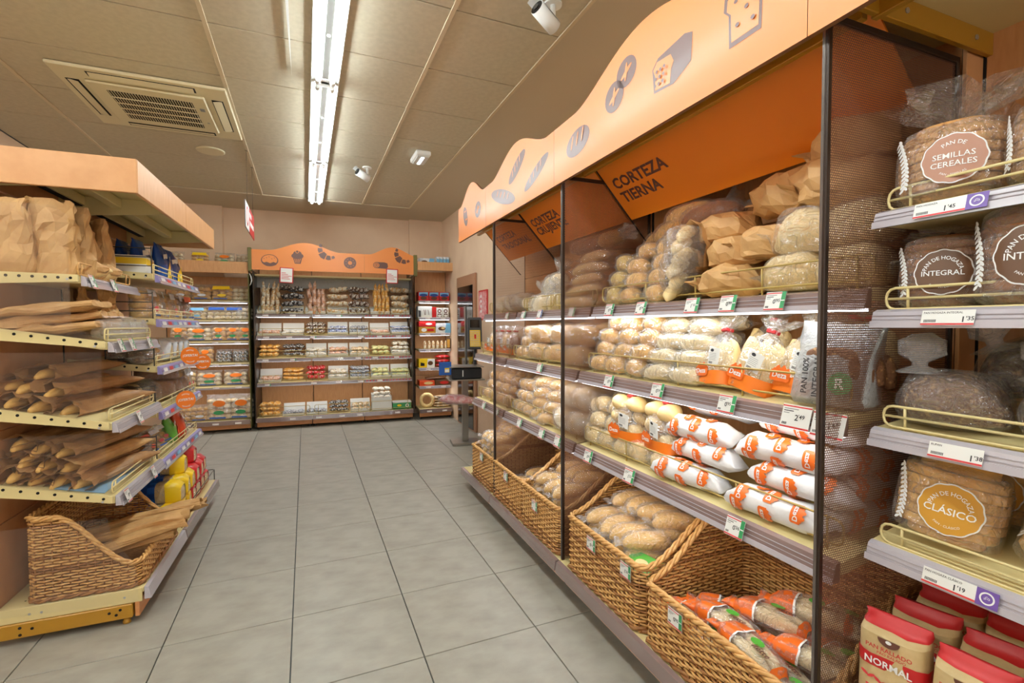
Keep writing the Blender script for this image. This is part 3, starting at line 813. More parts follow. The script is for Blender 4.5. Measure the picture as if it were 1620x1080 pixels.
def croissant(cx, cz, s):
    out = []
    for k, (a, w) in enumerate(((196, .42), (226, .72), (264, 1.05), (302, .72), (332, .42))):
        an = math.radians(a-38); R1 = .115*s; c0 = (cx+.075*s, cz+.075*s)
        a0, a1 = an-.24*w-.07, an+.24*w+.07
        i0, i1 = R1*(1-.35*w), R1*(1+.30*w)
        out.append((pol(*[(c0[0]+rr*math.cos(t), c0[1]+rr*math.sin(t)) for rr, t in ((i0, a0), (i1, a0), (i1*1.03, an), (i1, a1), (i0, a1))]), BR))
    return out
bun = [(ell(.195, 2.185, .10, .076), BR), (ell(.195, 2.19, .088, .064), OR), (pol((.105, 2.17), (.13, 2.155), (.16, 2.165), (.20, 2.148), (.24, 2.166), (.27, 2.152), (.288, 2.168), (.27, 2.13), (.22, 2.112), (.16, 2.112), (.12, 2.135)), BR)]+[(ell(.13+.03*i, 2.205+.012*(i % 3), .005, .005, 8), BR) for i in range(5)]
cup = [(pol((.468, 2.235), (.578, 2.235), (.558, 2.155), (.488, 2.155)), BR)]+[(pol((.485+.022*i, 2.222), (.494+.022*i, 2.222), (.500+.014*i, 2.165), (.496+.014*i, 2.165)), OR) for i in range(4)]+[(ell(.522, 2.255, .072, .04), BR), (ell(.522, 2.285, .05, .035), BR), (ell(.52, 2.31, .022, .022), OR), (ell(.52, 2.31, .015, .015), BR)]
don = [(ell(1.17, 2.192, .08, .078), BR), (ell(1.17, 2.192, .027, .027), OR)]+[(ell(1.17+.053*math.cos(a), 2.192+.053*math.sin(a), .005, .005, 8), OR) for a in [k*.7 for k in range(9)]]
swr = [(pol((1.51, 2.135), (1.65, 2.13), (1.668, 2.16), (1.66, 2.205), (1.62, 2.218), (1.50, 2.218)), BR), (ell(1.515, 2.176, .045, .042), BR), (ell(1.515, 2.176, .037, .034), OR), (ring(1.515, 2.176, .020, .027, 20), BR), (ell(1.515, 2.176, .010, .010, 10), BR)]
header(FB, -.012, 1.353, -.04, 2.062, 2.318, [(.62, .42, .11)], 'wavy orange header board with doughnut, cupcake and croissant pictures', [bun, cup, croissant(.835, 2.285, 1), don], [(-.055, -.013)])
header(FB, 1.355, 2.018, -.04, 2.062, 2.318, [(1.73, .31, .11)], 'wavy orange header board with swiss roll and croissant pictures', [swr, croissant(1.82, 2.275, 1)], [(2.019, 2.068)])
for (uu, zz, ry) in ((.385, 1.90, .04), (1.718, 1.93, .02)):
    r_ = thing('framed_notice', 'white notice in a red frame hanging below the %s header picture' % ('doughnut' if uu < 1 else 'swiss roll'), 'sign', FB @ T(uu, -.055, zz, 0, ry, 0))
    b = MB(); b.box((-.08, 0, 0), (.08, .004, .2), 'red', .006); link('frame', b.mesh('frame'), r_)
    b = MB(); b.box((-.068, -.002, .012), (.068, .0005, .188), 'white_card'); sh = link('sheet', b.mesh('sheet'), r_)
    b = MB()
    for k, w in enumerate((.05, .075, .12, .085, .1)): b.box((-.058, -.003, .125-.019*k), (-.058+w, -.0021, .132-.019*k), 'red_tag')
    link('print', b.mesh('print'), sh)
# left unit of the back wall
r, off = bay_root(FB, -1.07, -.065, 0, 'bun_shelving', 'bun shelving unit on the back wall beside the wide pastry unit')
base(r, off, -1.07, -.065, 0, .45, .15)
back(r, off, -1.07, -.065, .44, .1, 2.0, rows=(.6, 1.2, 1.6))
for zz in (1.668, 1.418, 1.150, .872, .578):
    shelf(r, off, -1.065, -.07, .07, .43, zz, zz+.02, 'cream_metal', None, True, lip=.028, lh=.006)
b = MB(); b.box((-1.08, -.02, 2.01), (-.055, .0, 2.155), 'wood', .002); part(r, off, 'fascia_board', b)
b = MB(); b.box((-1.08, .0, 2.105), (-.055, .44, 2.125), 'cream_metal'); part(r, off, 'top_shelf', b)
b = MB(); b.box((-.066, .0, .04), (-.056, .46, 2.05), 'olive_metal', .002); part(r, off, 'side_panel', b)
b = MB(); b.tube([(-.05, .02, 2.02), (-.03, .0, 1.98), (-.02, .0, 1.93), (-.035, .02, 1.88), (-.06, .05, 1.86)], .006, 'white', 8); part(r, off, 'cable', b)
# right unit of the back wall
r, off = bay_root(FB, 2.085, 2.565, -.04, 'box_shelving', 'narrow cake box shelving unit in the corner by the side wall')
base(r, off, 2.085, 2.555, -.04, .35, .15)
back(r, off, 2.085, 2.555, .35, .1, 2.15, rows=(.6, 1.2, 1.7))
for zz in (1.70, 1.46, 1.235, 1.005, .735, .47):
    shelf(r, off, 2.09, 2.55, .02, .35, zz, zz, 'rail_clear', None, True, lip=.03, lh=.006)
b = MB(); b.box((2.075, -.05, 2.13), (2.585, -.034, 2.25), 'wood', .002); part(r, off, 'fascia_board', b)
b = MB(); b.box((2.57, -.05, 2.13), (2.585, .35, 2.25), 'wood', .002); part(r, off, 'fascia_board', b)
b = MB(); b.box((2.08, -.034, 2.205), (2.57, .35, 2.22), 'cream_metal'); part(r, off, 'top_shelf', b)
# ================================================================== goods: templates
def secs_loaf(L, W, H, p=2.6, n=2.3, k=10, jt=.005, g=0.0):
    out = []
    for i in range(k+1):
        t = math.sin(PI/2*(-1+2*i/k)); r = max(.06, (1-abs(t)**p))**.5
        out.append((t*(L/2+g), 0, H*(.3*r+.2), (W+2*g)*r, (H+2*g)*r, n, 0, 5, jt))
    return out
def loaf(L, W, H, m, seed=0, jt=.005, nt=14, k=10, p=2.6, n=2.3):
    return MB().sweep(secs_loaf(L, W, H, p, n, k, jt), m, nt, seed=seed).mesh('bread')
def wrap(L, W, H, m='film', style='flow', seed=0, nt=20, g=.006, jt=.007):
    s = secs_loaf(L, W, H, 4.0, 2.6, 13, jt, g)
    s = [(a, b, c, w, h, n, .04, 7, jt) for (a, b, c, w, h, n, _, _, _) in s]
    zc = H*.45
    lo = [(-L/2-.035, 0, zc, W*.85, .006, 2, .12, 9, .008), (-L/2-.014, 0, zc, W*.62, .016, 2, .15, 9, .006)]
    hi = [(L/2+.014, 0, zc, W*.62, .016, 2, .15, 9, .006), (L/2+.035, 0, zc, W*.85, .006, 2, .12, 9, .008)]
    if style == 'tied':
        hi = [(L/2+.015, 0, zc, .03, .03, 2, .2, 6, .004), (L/2+.03, 0, zc, .03, .028, 2, .2, 6, .004), (L/2+.065, 0, zc+.006, .09, .06, 2, .35, 7, .012), (L/2+.09, 0, zc+.012, .11, .07, 2, .4, 7, .02)]
        lo = []
    return MB().sweep(lo+s+hi, m, nt, cap=(True, False), seed=seed, smooth=False).mesh('plastic_bag')
def bagged(L, W, H, m, seed=0, style='flow', fm='film', jt=.005, p=2.6):
    return [('bread', loaf(L, W, H, m, seed, jt, p=p), None), ('plastic_bag', wrap(L, W, H, fm, style, seed), None)]
def put(F, tp, name, label, cat, group, u, v, z, rz=0, rx=0, ry=0, s=1):
    return spawn(tp, name, label, cat, F @ T(u, v, z, rx, ry, rz, s), group)
def pile(F, tps, name, label, cat, us, v0, dv, rows, layers, zf, h, back=.03, jit=.016, rz=0, rj=.25, group=None, all_rows=False, ry=0):
    for l in range(layers):
        for u in us:
            for r in range(rows):
                if r and not (all_rows or l == layers-1): continue
                v = v0+r*dv+l*back+R0.uniform(-jit, jit)*.4
                put(F, R0.choice(tps), name, label, cat, group or label, u+R0.uniform(-jit, jit)+(.5*(l % 2)*jit), v, zf(v)+.004+l*h, rz+R0.uniform(-rj, rj), 0, ry+R0.uniform(-.06, .06))
Z1 = lambda v: 1.438+(v-1.32)*.109
Z2 = lambda v: 1.112+(v-1.24)*.126
Z3 = lambda v: .742+(v-1.22)*.155
def seq(a, b, n):
    return [a+(b-a)*k/max(1, n-1) for k in range(n)]

roll_gold = [bagged(.135, .09, .075, 'bread_gold', k) for k in range(3)]
roll_pale = [bagged(.125, .095, .08, 'bread_pale', k) for k in range(3)]
roll_yel = [bagged(.105, .095, .085, 'bread_yellow', k) for k in range(2)]
cia_pale = [bagged(.165, .085, .066, 'bread_white', k) for k in range(3)]
demi = [bagged(.20, .088, .07, 'bread_gold', 10+k) for k in range(3)]
demi_pale = [bagged(.19, .08, .062, 'bread_pale', 20+k) for k in range(2)]
barra = [bagged(.40, .075, .06, 'bread_gold', 30+k) for k in range(2)]
oval = [bagged(.27, .135, .11, 'bread_gold', 40+k) for k in range(3)]
long_film = [bagged(.26, .10, .085, ('bread_gold', 'bread_brown')[k], 50+k, 'tied') for k in range(2)]
hogaza = [bagged(.21, .19, .13, 'bread_flour', 60+k, 'tied') for k in range(2)]
bigwhite = [bagged(.21, .17, .15, 'bread_pale', 64, 'flow')]
squareloaf = [bagged(.19, .13, .12, 'bread_pale', 66+k, 'flow', p=6) for k in range(2)]

# white paper bag printed with the orange DEZA shield
def shield(cx, cy, s):
    top = lambda x: .2+.22*abs(math.sin(x*PI*3.3+.4))*(1-(2*abs(x))**2) if abs(x) < .42 else .14
    v = []; f = []; n = 16
    for k in range(n+1):
        x = -.5+k/n; c = .08*max(0, (abs(x)-.42)/.08)
        v += [(cx+x*s, cy+(-.36+c)*s), (cx+x*s, cy+(top(x))*s)]
        if k: f.append([2*k-2, 2*k, 2*k+1, 2*k-1])
    tx = text('Deza', .36*s, cx, cy-.08*s, .02)
    return (v, f), tx
def deza_paper(seed):
    L, r = .30, .042
    b = MB()
    b.sweep([(-L/2-.012, 0, r*.7, .07, .006, 2, .1, 7, .008), (-L/2+.004, 0, r*.85, .078, .045, 2.4, .06, 5, .008), (-L/2+.04, 0, r, .088, .078, 2.3, .03, 5, .006)]
            + [(x, 0, r, .089, .081, 2.2, .02, 5, .006) for x in (-.06, 0, .06)] + [(L/2-.04, 0, r, .088, .078, 2.3, .03, 5, .006), (L/2-.004, 0, r*.85, .08, .045, 2.4, .06, 5, .008), (L/2+.014, 0, r*.7, .075, .006, 2, .1, 7, .01)],
            'paper_white', 16, seed=seed)
    subs = []
    for (x0, a0) in ((-.085, 2.5), (.01, 2.0), (.10, 2.65), (-.035, 1.15), (.06, .9), (-.10, 3.5), (.0, 3.6)):
        p = MB(); sh, tx = shield(0, 0, .058)
        fn = lambda o: (lambda x, y: (x0+y, (.0455+.004+o)*math.cos(a0-x/.046), r+(.042+.004+o)*math.sin(a0-x/.046)))
        p.flat(sh, fn(0), 'orange_print'); p.flat(tx, fn(.0016), 'white'); subs.append(('shield_print', p.mesh('shield_print')))
    return [('paper_bag', b.mesh('paper_bag'), None, subs)]
deza_p = [deza_paper(k) for k in range(3)]

# clear bag of rolls with an orange foot, white label and red clip
def white_label(w, h):
    b = MB(); b.box((-w/2, -.0008, -h/2), (w/2, .0, h/2), 'white_card')
    b.flat(ell(-w*.22, h*.34, w*.16, h*.09, 16), lambda x, y: (x, -.0012, y), 'text_dark')
    for k in range(5): b.box((-w*.4, -.0012, h*.16-k*h*.09), (w*(.2+.03*(k % 3)), -.0008, h*.18-k*h*.09), 'text_grey')
    for k in range(7): b.box((-w*.38+k*w*.05, -.0012, -h*.42), (-w*.38+k*w*.05+w*.025, -.0008, -h*.3), 'text_dark')
    return b.mesh('product_label')
def deza_clear(seed, w=.17, d=.12, h=.21, rolls=3, upright=True, bm='bread_pale'):
    tp = []
    rr = random.Random(seed)
    if upright:
        me = loaf(h*.95, w/rolls*.95, .07, bm, seed)
        for k in range(rolls):
            tp.append(('roll', me, T(-w/2+w/rolls*(k+.5), rr.uniform(-.01, .01), h*.5, 0, PI/2, 0) @ T(0, 0, -.035)))
    else:
        me = loaf(.10, .09, .07, bm, seed)
        for k in range(6): tp.append(('roll', me, T(-w*.24+w*.48*(k % 2), (-.02 if k % 3 else .02), .005+.062*(k//2), 0, 0, rr.uniform(-.6, .6))))
    b = MB()
    b.sweep([(0, 0, 0, w*.9, d*.9, 3, 0, 5, .004), (.01, 0, 0, w*1.05, d*1.05, 3, .02, 5, .006), (h*.4, 0, 0, w*1.1, d*1.08, 2.6, .03, 6, .008), (h*.75, 0, 0, w*1.02, d, 2.4, .03, 6, .008), (h*1.0, 0, 0, w*.6, d*.6, 2, .1, 6, .008), (h*1.12, 0, 0, .03, .025, 2, .2, 6, .002), (h*1.17, 0, 0, .035, .03, 2, .2, 6, .002), (h*1.32, 0, .01, .11, .06, 2, .3, 7, .012), (h*1.42, 0, .02, .13, .07, 2, .35, 7, .018)],
            'film', 18, cap=(True, False), seed=seed, ax='z')
    tp.append(('plastic_bag', b.mesh('plastic_bag'), None))
    b = MB(); b.sweep([(.004, 0, 0, w*1.07, d*1.07, 3, .02, 5, .004), (h*.28, 0, 0, w*1.125, d*1.105, 2.7, .03, 6, .006)], 'orange', 18, cap=(False, False), seed=seed, ax='z')
    sh, tx = shield(0, 0, .07)
    fn = lambda o: (lambda x, y: (x-.035, -d*.56-o, h*.30+y))
    b.flat(sh, fn(.003), 'orange_print'); b.flat(tx, fn(.0045), 'white')
    tp.append(('orange_band', b.mesh('orange_band'), None))
    tp.append(('product_label', white_label(.06, .065), T(.02, -d*.565, h*.55, .1, .15, 0)))
    b = MB(); b.box((-.017, -.017, h*1.12), (.017, .017, h*1.19), 'red_tag', .003); tp.append(('clip', b.mesh('clip'), None))
    return tp
deza_long = [deza_clear(k, .15, .10, .19, 3) for k in range(2)]
deza_round = [deza_clear(k+4, .19, .14, .17, 3, False) for k in range(2)]

# kraft paper goods
def kraft_lump(L, W, H, seed, m='kraft'):
    s = secs_loaf(L, W, H, 4, 2.8, 9, .018)
    s = [(L*-.62, 0, H*.5, W*.9, .012, 2, .2, 7, .012), (L*-.54, 0, H*.45, W*.5, H*.3, 2, .2, 6, .01)]+s
    return MB().sweep(s, m, 18, cap=(False, True), smooth=False, seed=seed).mesh('paper_bag')
kl = [[('paper_bag', kraft_lump(.24, .17, .12, k), None)] for k in range(4)]
def kraft_window(seed):
    tp = []
    me = loaf(.14, .06, .055, 'bread_pale', seed)
    for k in range(4): tp.append(('roll', me, T(.06-.01*k, -.03+.02*(k % 2), .01+.048*k, 0, .5, .1)))
    b = MB()
    b.sweep([(-.17, 0, .11, .15, .012, 2, .2, 7, .015), (-.11, 0, .1, .15, .14, 2.5, .05, 6, .014), (-.04, 0, .105, .17, .19, 3, .04, 6, .014), (.03, 0, .11, .175, .2, 3, .05, 6, .014), (.06, 0, .11, .18, .205, 3, .08, 9, .022)], 'kraft', 18, cap=(True, False), smooth=False, seed=seed)
    tp.append(('paper_bag', b.mesh('paper_bag'), None))
    b = MB(); b.sweep([(.03, 0, .11, .165, .19, 3, .02, 6, .006), (.12, 0, .11, .14, .18, 3, .04, 6, .01), (.16, 0, .11, .05, .15, 2, .1, 6, .01)], 'film', 14, cap=(False, True), seed=seed)
    tp.append(('clear_window', b.mesh('clear_window'), None))
    return tp
kw = [kraft_window(k) for k in range(2)]
def sleeve(seed, L=.56, W=.115, H=.075, m='kraft_dark', bm='bread_gold'):
    """flat paper sleeve, mouth at +x, baguette tip peeping out"""
    b = MB()
    b.sweep([(-L/2, 0, H*.4, W*.9, .005, 2, 0, 5, .004), (-L/2+.03, 0, H*.42, W, H*.3, 2.5, 0, 5, .006), (-L*.25, 0, H*.5, W*.95, H*.8, 2.4, .03, 5, .008), (0, 0, H*.5, W*.97, H*.86, 2.4, .03, 5, .008), (L*.3, 0, H*.5, W*1.02, H*.9, 2.6, .05, 4, .010), (L*.42, 0, H*.5, W*1.12, H*1.0, 3, .07, 4, .014), (L*.5, 0, H*.48, W*1.25, H*1.1, 3, .12, 4, .03)], m, 16, cap=(True, False), smooth=False, seed=seed)
    me = MB().sweep([(x+L*.03, y, z, w, h, n, ra, rk, jt) for (x, y, z, w, h, n, ra, rk, jt) in secs_loaf(L*.98, .062, .056, 5, 2.1, 12, .004)], bm, 12, seed=seed).mesh('baguette')
    return [('baguette', me, T(0, 0, .008)), ('paper_sleeve', b.mesh('paper_sleeve'), None)]
slv = [sleeve(k) for k in range(4)]
slv_l = [sleeve(k+5, m='kraft') for k in range(3)]
def upright(seed, w=.15, d=.09, h=.32, m='kraft'):
    b = MB()
    b.sweep([(0, 0, 0, w*.8, d*.8, 3, 0, 5, .004), (.012, 0, 0, w*.95, d*.95, 3, .02, 5, .008), (h*.15, 0, 0, w*1.0, d*1.05, 3, .05, 4, .014), (h*.3, 0, 0, w*1.0, d*1.05, 2.8, .08, 3, .02), (h*.43, .0, .0, w*.98, d*.95, 2.6, .1, 4, .024), (h*.55, 0, .005, w*1.02, d*.85, 2.6, .10, 5, .026), (h*.68, .005, .005, w*1.0, d*.65, 2.5, .1, 3, .026), (h*.8, .01, .01, w*1.05, d*.5, 2.5, .1, 4, .026), (h*.9, .01, .01, w*1.06, d*.35, 2.3, .1, 5, .024), (h*1.0, .015, .015, w*1.1, .03, 2.2, .1, 6, .03)], m, 22, cap=(True, False), smooth=False, seed=seed, ax='z')
    return [('paper_bag', b.mesh('paper_bag'), None)]
upr = [upright(k) for k in range(4)]
def flat_kraft(seed, L=.5, W=.10):
    b = MB(); b.sweep([(-L/2, 0, .02, W*.9, .03, 3, 0, 5, .006), (-L*.3, 0, .02, W*.95, .036, 3, .05, 4, .012), (-L*.1, 0, .022, W, .042, 2.6, .06, 3, .016), (L*.1, 0, .024, W, .045, 2.6, .06, 4, .016), (L*.28, 0, .024, W*1.02, .042, 3, .06, 4, .016), (L*.42, 0, .024, W*1.02, .038, 3, .06, 4, .014), (L*.5, 0, .026, W*1.1, .032, 3, .1, 5, .02)], 'kraft', 18, cap=(True, False), smooth=False, seed=seed)
    return [('paper_bag', b.mesh('paper_bag'), None)]

# wicker basket ------------------------------------------------------
def basket(w, d, hf, hb, m='wicker', md='wicker_dark', pitch=.0125, sp=.03):
    """front edge at y=0, base at z=0, x centred; woven rods, braided rim and foot"""
    rc = .03
    per = []       # perimeter loop
    def add_line(p, q):
        n = max(1, round((Vector(q)-Vector(p)).length/(sp/2)))
        for k in range(n): per.append((p[0]+(q[0]-p[0])*k/n, p[1]+(q[1]-p[1])*k/n))
    X = w/2
    cor = [(-X+rc, 0), (X-rc, 0), (X, rc), (X, d-rc), (X-rc, d), (-X+rc, d), (-X, d-rc), (-X, rc)]
    for i in range(8): add_line(cor[i], cor[(i+1) % 8])
    if len(per) % 4: per = per[:len(per)-len(per) % 4]
    N = len(per)
    def hgt(p):
        t = min(1, max(0, (p[1]-.02)/(d*.72))); t = t*t*(3-2*t)
        return hf+(hb-hf)*t
    nrm = []
    for i in range(N):
        a = Vector(per[i-1]); c = Vector(per[(i+1) % N]); t = (c-a).normalized(); nrm.append(Vector((t.y, -t.x)))
    H = [hgt(p) for p in per]
    b = MB()
    z = .016; row = 0
    rr = random.Random(5)
    while z < hb-.004:
        run = []
        runs = []
        for i in range(N+1):
            k = i % N
            if H[k] > z+.004:
                o = (.0042 if ((i//2+row) % 2 == 0) else -.0042) if i % 2 == 0 else 0
                p = per[k]; run.append((p[0]+nrm[k].x*o, p[1]+nrm[k].y*o, z+rr.uniform(-.0008, .0008)))
            else:
                if len(run) > 1: runs.append(run)
                run = []
        if len(run) > 1: runs.append(run)
        for q in runs: b.tube(q, .0052, m if rr.random() < .8 else md, 4, smooth=True)
        z += pitch; row += 1
    body = b.mesh('woven_body')
    b = MB()
    for i in range(0, N, 2):
        p = per[i]; b.tube([(p[0], p[1], .0), (p[0], p[1], H[i])], .0034, md, 4)
    stakes = b.mesh('stakes')
    b = MB()
    for s_ in range(3):
        pts = []
        for i in range(N):
            a = i*.9+s_*2*PI/3; p = per[i]
            pts.append((p[0]+nrm[i].x*.008*math.cos(a), p[1]+nrm[i].y*.008*math.cos(a), H[i]+.004+.007*math.sin(a)))
        b.tube(pts, .0068, m, 5, True)
    rim = b.mesh('braided_rim')
    b = MB()
    for s_ in range(2):
        pts = []
        for i in range(N):
            a = i*.9+s_*PI; p = per[i]
            pts.append((p[0]+nrm[i].x*(.004+.006*math.cos(a)), p[1]+nrm[i].y*(.004+.006*math.cos(a)), .010+.006*math.sin(a)))
        b.tube(pts, .0066, md, 5, True)
    foot = b.mesh('braided_foot')
    b = MB(); b.box((-X+.004, .004, .002), (X-.004, d-.004, .010), md); bt = b.mesh('basket_base')
    return [('woven_body', body, None), ('stakes', stakes, None), ('braided_rim', rim, None), ('braided_foot', foot, None), ('basket_base', bt, None)]
bk_small = basket(.50, .50, .235, .42)
bk_mid = basket(.58, .50, .25, .43)
bk_big = basket(.655, .52, .22, .44)
BT = .160
for (tp, u, lab) in ((bk_big, -1.145, 'wicker basket holding orange packs of pale rolls'), (bk_mid, -1.79, 'wicker basket full of bagged golden demi baguettes, next to the orange packs'),
                     (bk_small, -2.425, 'wicker basket of bagged golden rolls against the punched screen, under CORTEZA CRUJIENTE'), (bk_small, -2.92, 'half empty wicker basket of bagged rolls, under CORTEZA CRUJIENTE'), (bk_small, -3.43, 'wicker basket heaped with bagged rolls under CORTEZA TRADICIONAL')):
    put(FR, tp, 'wicker_basket', lab, 'basket', 'wicker baskets on the bread bays', u, 1.128, BT)
def fill(u, w, d, z0, z1, tps, label, cat, n, layers=2, rz=(-.5, .5), v=1.128, F=FR, front=.0, name='bagged_roll'):
    cols, rows = n
    for l in range(layers):
        for i in range(cols):
            for j in range(rows):
                t = (j+.5)/rows
                uu = u-w/2+.07+(w-.14)*((i+.5)/cols)+R0.uniform(-.012, .012); vv = v+.07+(d-.14)*t
                put(F, R0.choice(tps), name, label, cat, label, uu, vv, z0+(z1-z0)*t+l*.05+R0.uniform(-.006, .006), R0.uniform(*rz), R0.uniform(-.12, .12), R0.uniform(-.15, .15))
fill(-1.79, .56, .42, .27, .40, demi, 'golden demi baguette in clear film in the full basket next to the orange packs', 'bread', (4, 2), 3, (.9, 1.7))
fill(-2.425, .47, .42, .27, .39, demi, 'golden roll in clear film in the basket against the punched screen', 'bread', (3, 2), 3, (.9, 1.7))
fill(-2.92, .47, .44, .22, .30, demi, 'golden roll in clear film in the half empty basket', 'bread', (3, 2), 1, (.7, 1.9))
fill(-3.43, .47, .42, .33, .43, demi, 'golden roll in clear film in the heaped basket under CORTEZA TRADICIONAL', 'bread', (3, 2), 3, (.9, 1.7))
# orange flow packs
def orange_pack(seed):
    L, W, H = .23, .095, .06
    tp = [('bun', loaf(L*.92, W*.42, H*.85, 'bread_white', seed), T(0, -W*.22, .004)), ('bun', loaf(L*.92, W*.42, H*.85, 'bread_white', seed+1), T(0, W*.22, .004))]
    tp.append(('clear_film', wrap(L, W, H, 'film', 'flow', seed), None))
    b = MB(); s = secs_loaf(L, W, H, 4, 2.6, 10, .006, .0065)
    b.sweep(s[1:5], 'orange_print', 16, cap=(False, False), seed=seed); b.sweep([(-L/2-.036, 0, H*.45, W*.86, .007, 2, .12, 9, .006), s[1]], 'orange_print', 16, cap=(False, False), seed=seed)
    tp.append(('orange_print', b.mesh('orange_print'), None))
    b = MB(); b.sweep([s[4], (s[4][0]+.006,)+s[4][1:]], 'white', 16, cap=(False, False), seed=seed)
    tp.append(('white_edge', b.mesh('white_edge'), None))
    b = MB(); b.sweep(s[8:10], 'orange_print', 16, cap=(False, False), seed=seed)
    b.flat(ell(.02, 0, .022, .016), lambda x, y: (x, y, H+.0085), 'leaf_green'); b.flat(text('llette', .028, .055, -.018, .02), lambda x, y: (x, y, H+.0085), 'brown_print')
    tp.append(('end_print', b.mesh('end_print'), None))
    return tp
op = [orange_pack(k) for k in range(3)]
for (u, v, z, rz) in ((-1.27, 1.30, .23, .15), (-1.02, 1.28, .23, -.2), (-1.19, 1.24, .285, .1), (-.95, 1.33, .285, .35), (-1.18, 1.42, .25, .2), (-.94, 1.44, .26, .1), (-1.12, 1.36, .315, .25), (-1.0, 1.52, .33, .15), (-1.30, 1.36, .23, .6), (-.95, 1.22, .23, .1), (-1.22, 1.20, .22, .0), (-1.06, 1.46, .345, .45), (-1.33, 1.22, .225, .3), (-1.06, 1.20, .285, -.1)):
    put(FR, R0.choice(op), 'roll_pack', 'orange printed flow pack of two pale rolls %s in the wicker basket' % ('on top of others' if z > .28 else 'lying low'), 'bread', 'orange roll packs, %s' % ('upper' if z > .28 else 'lower'), u, v, z+.05, rz, R0.uniform(-.2, .1), R0.uniform(-.1, .1))
b = MB(); b.tube([(-.87, 1.17, .22), (-.87, 1.17, .36), (-.85, 1.22, .40), (-.83, 1.32, .42)], .003, 'dark_wire', 6); single('basket_divider', b, 'thin bent wire divider in the basket of orange packs', 'divider', FR)
b = MB(); b.box((-.07, -.05, 0), (.07, .05, .003), 'leaf_green'); b.flat(ell(0, 0, .03, .02), lambda x, y: (x, y, .0035), 'bread_pale')
single('leaflet', b, 'green printed card tucked in the basket of demi baguettes', 'card', FR @ T(-1.575, 1.19, .39, .3, 0, .2))

# ---- bread on the right-hand shelves -------------------------------
P = lambda *a, **k: pile(FR, *a, **k)
# CORTEZA TIERNA bay
P(roll_pale, 'bagged_roll', 'pale round roll in clear film on the bottom shelf left of the clear Deza bags', 'bread', seq(-2.08, -1.95, 2), 1.29, .10, 3, 3, Z3, .07)
for (u, v, rz) in ((-1.83, 1.325, .2), (-1.60, 1.335, -.1)):
    put(FR, deza_round[0 if u < -1.7 else 1], 'bag_of_rolls', 'clear bag of pale rolls with orange Deza band on the shelf of white paper bags', 'bread', 'clear Deza bags on the bottom shelf', u, v, Z3(v)+.07, rz)
P(roll_pale, 'bagged_roll', 'pale round roll in clear film lying under the clear Deza bags', 'bread', seq(-1.84, -1.58, 3), 1.29, .10, 2, 1, Z3, .07, all_rows=True)
for l, (n, v0) in enumerate(((2, 1.275), (2, 1.305), (2, 1.335), (2, 1.37))):
    for k in range(n):
        u = (-1.38, -1.02)[k]+(.02 if l % 2 else -.02)+R0.uniform(-.01, .01)
        for row in range(3 if l == 3 else 1):
            put(FR, R0.choice(deza_p), 'bread_bag', 'white paper bread bag with orange Deza shields, in the %s layer of the heap' % ('bottom', 'second', 'third', 'top')[l], 'bread', 'white Deza paper bags, %s layer' % ('bottom', 'second', 'third', 'top')[l], u, v0+.088*row, Z3(v0)+.004+.078*l+row*.004, R0.uniform(-.1, .1)+.05, R0.uniform(-.5, .5), 0)
for l in range(3): put(FR, deza_p[l], 'bread_bag', 'white paper bread bag with orange Deza shields wedged crosswise behind the heap', 'bread', 'white Deza paper bags, crosswise', -.90, 1.47+.01*l, Z3(1.32)+.004+.078*l, 1.5, 0, 0)
P(roll_gold, 'bagged_roll', 'golden oval roll in clear film on the middle shelf under CORTEZA TIERNA', 'bread', seq(-2.05, -1.74, 3), 1.30, .11, 2, 4, Z2, .060, all_rows=True)
P(cia_pale, 'bagged_roll', 'long pale roll in clear film on the middle shelf', 'bread', seq(-1.60, -1.44, 2), 1.30, .10, 2, 4, Z2, .057, all_rows=True)
for k, (u, v, ry) in enumerate(((-1.31, 1.315, -.1), (-1.17, 1.31, .2), (-1.03, 1.345, .1), (-1.22, 1.43, .0), (-1.0, 1.47, .1), (-.9, 1.45, -.1))):
    put(FR, deza_long[k % 2], 'bag_of_rolls', 'clear bag of long rolls with orange Deza band and red clip%s' % (', behind the front bags' if k > 2 else ' at the fence'), 'bread', 'clear Deza bags with red clips', u, v, Z2(v)+.004+(.02 if k > 2 else 0), R0.uniform(-.15, .15), -.25, ry, .95)
tp = []
me = loaf(.15, .045, .10, 'bread_dark', 3, p=7)
for k in range(4): tp.append(('slice', me, T(.01+.012*k, -.045+.032*k, .06)))
b = MB(); b.sweep([(0, 0, 0, .19, .13, 3, 0, 5, .004), (.02, 0, 0, .21, .15, 3, .02, 5, .006), (.12, 0, 0, .20, .15, 2.6, .03, 5, .008), (.19, 0, .01, .21, .08, 2.4, .05, 5, .01), (.235, 0, .02, .23, .02, 2, .1, 6, .012)], 'film_grey', 18, cap=(True, False), ax='z', seed=3); tp.append(('plastic_bag', b.mesh('plastic_bag'), None))
b = MB(); b.flat(ell(.055, .06, .030, .030), lambda x, y: (x, -.086, y), 'green'); b.flat(text('R', .04, .055, .06, .02), lambda x, y: (x, -.087, y), 'white'); tp.append(('emblem', b.mesh('emblem'), None))
for (st, x0, sz) in (('PAN 100%', -.035, .022), ('INTEGRAL', -.005, .024)):
    b = MB(); b.flat(text(st, sz, 0, 0, .02), lambda x, y: (x0-y, -.087, .075+x), 'text_dark'); tp.append(('lettering', b.mesh('lettering'), None))
put(FR, tp, 'bread_bag', 'grey translucent bag of dark bread lettered PAN 100% INTEGRAL', 'bread', None, -.90, 1.315, Z2(1.3)+.002, .12, -.15)
P(roll_yel, 'bagged_roll', 'yellowish round roll in clear film on the top shelf', 'bread', seq(-2.06, -2.06, 1), 1.38, .10, 2, 3, Z1, .078, all_rows=True)
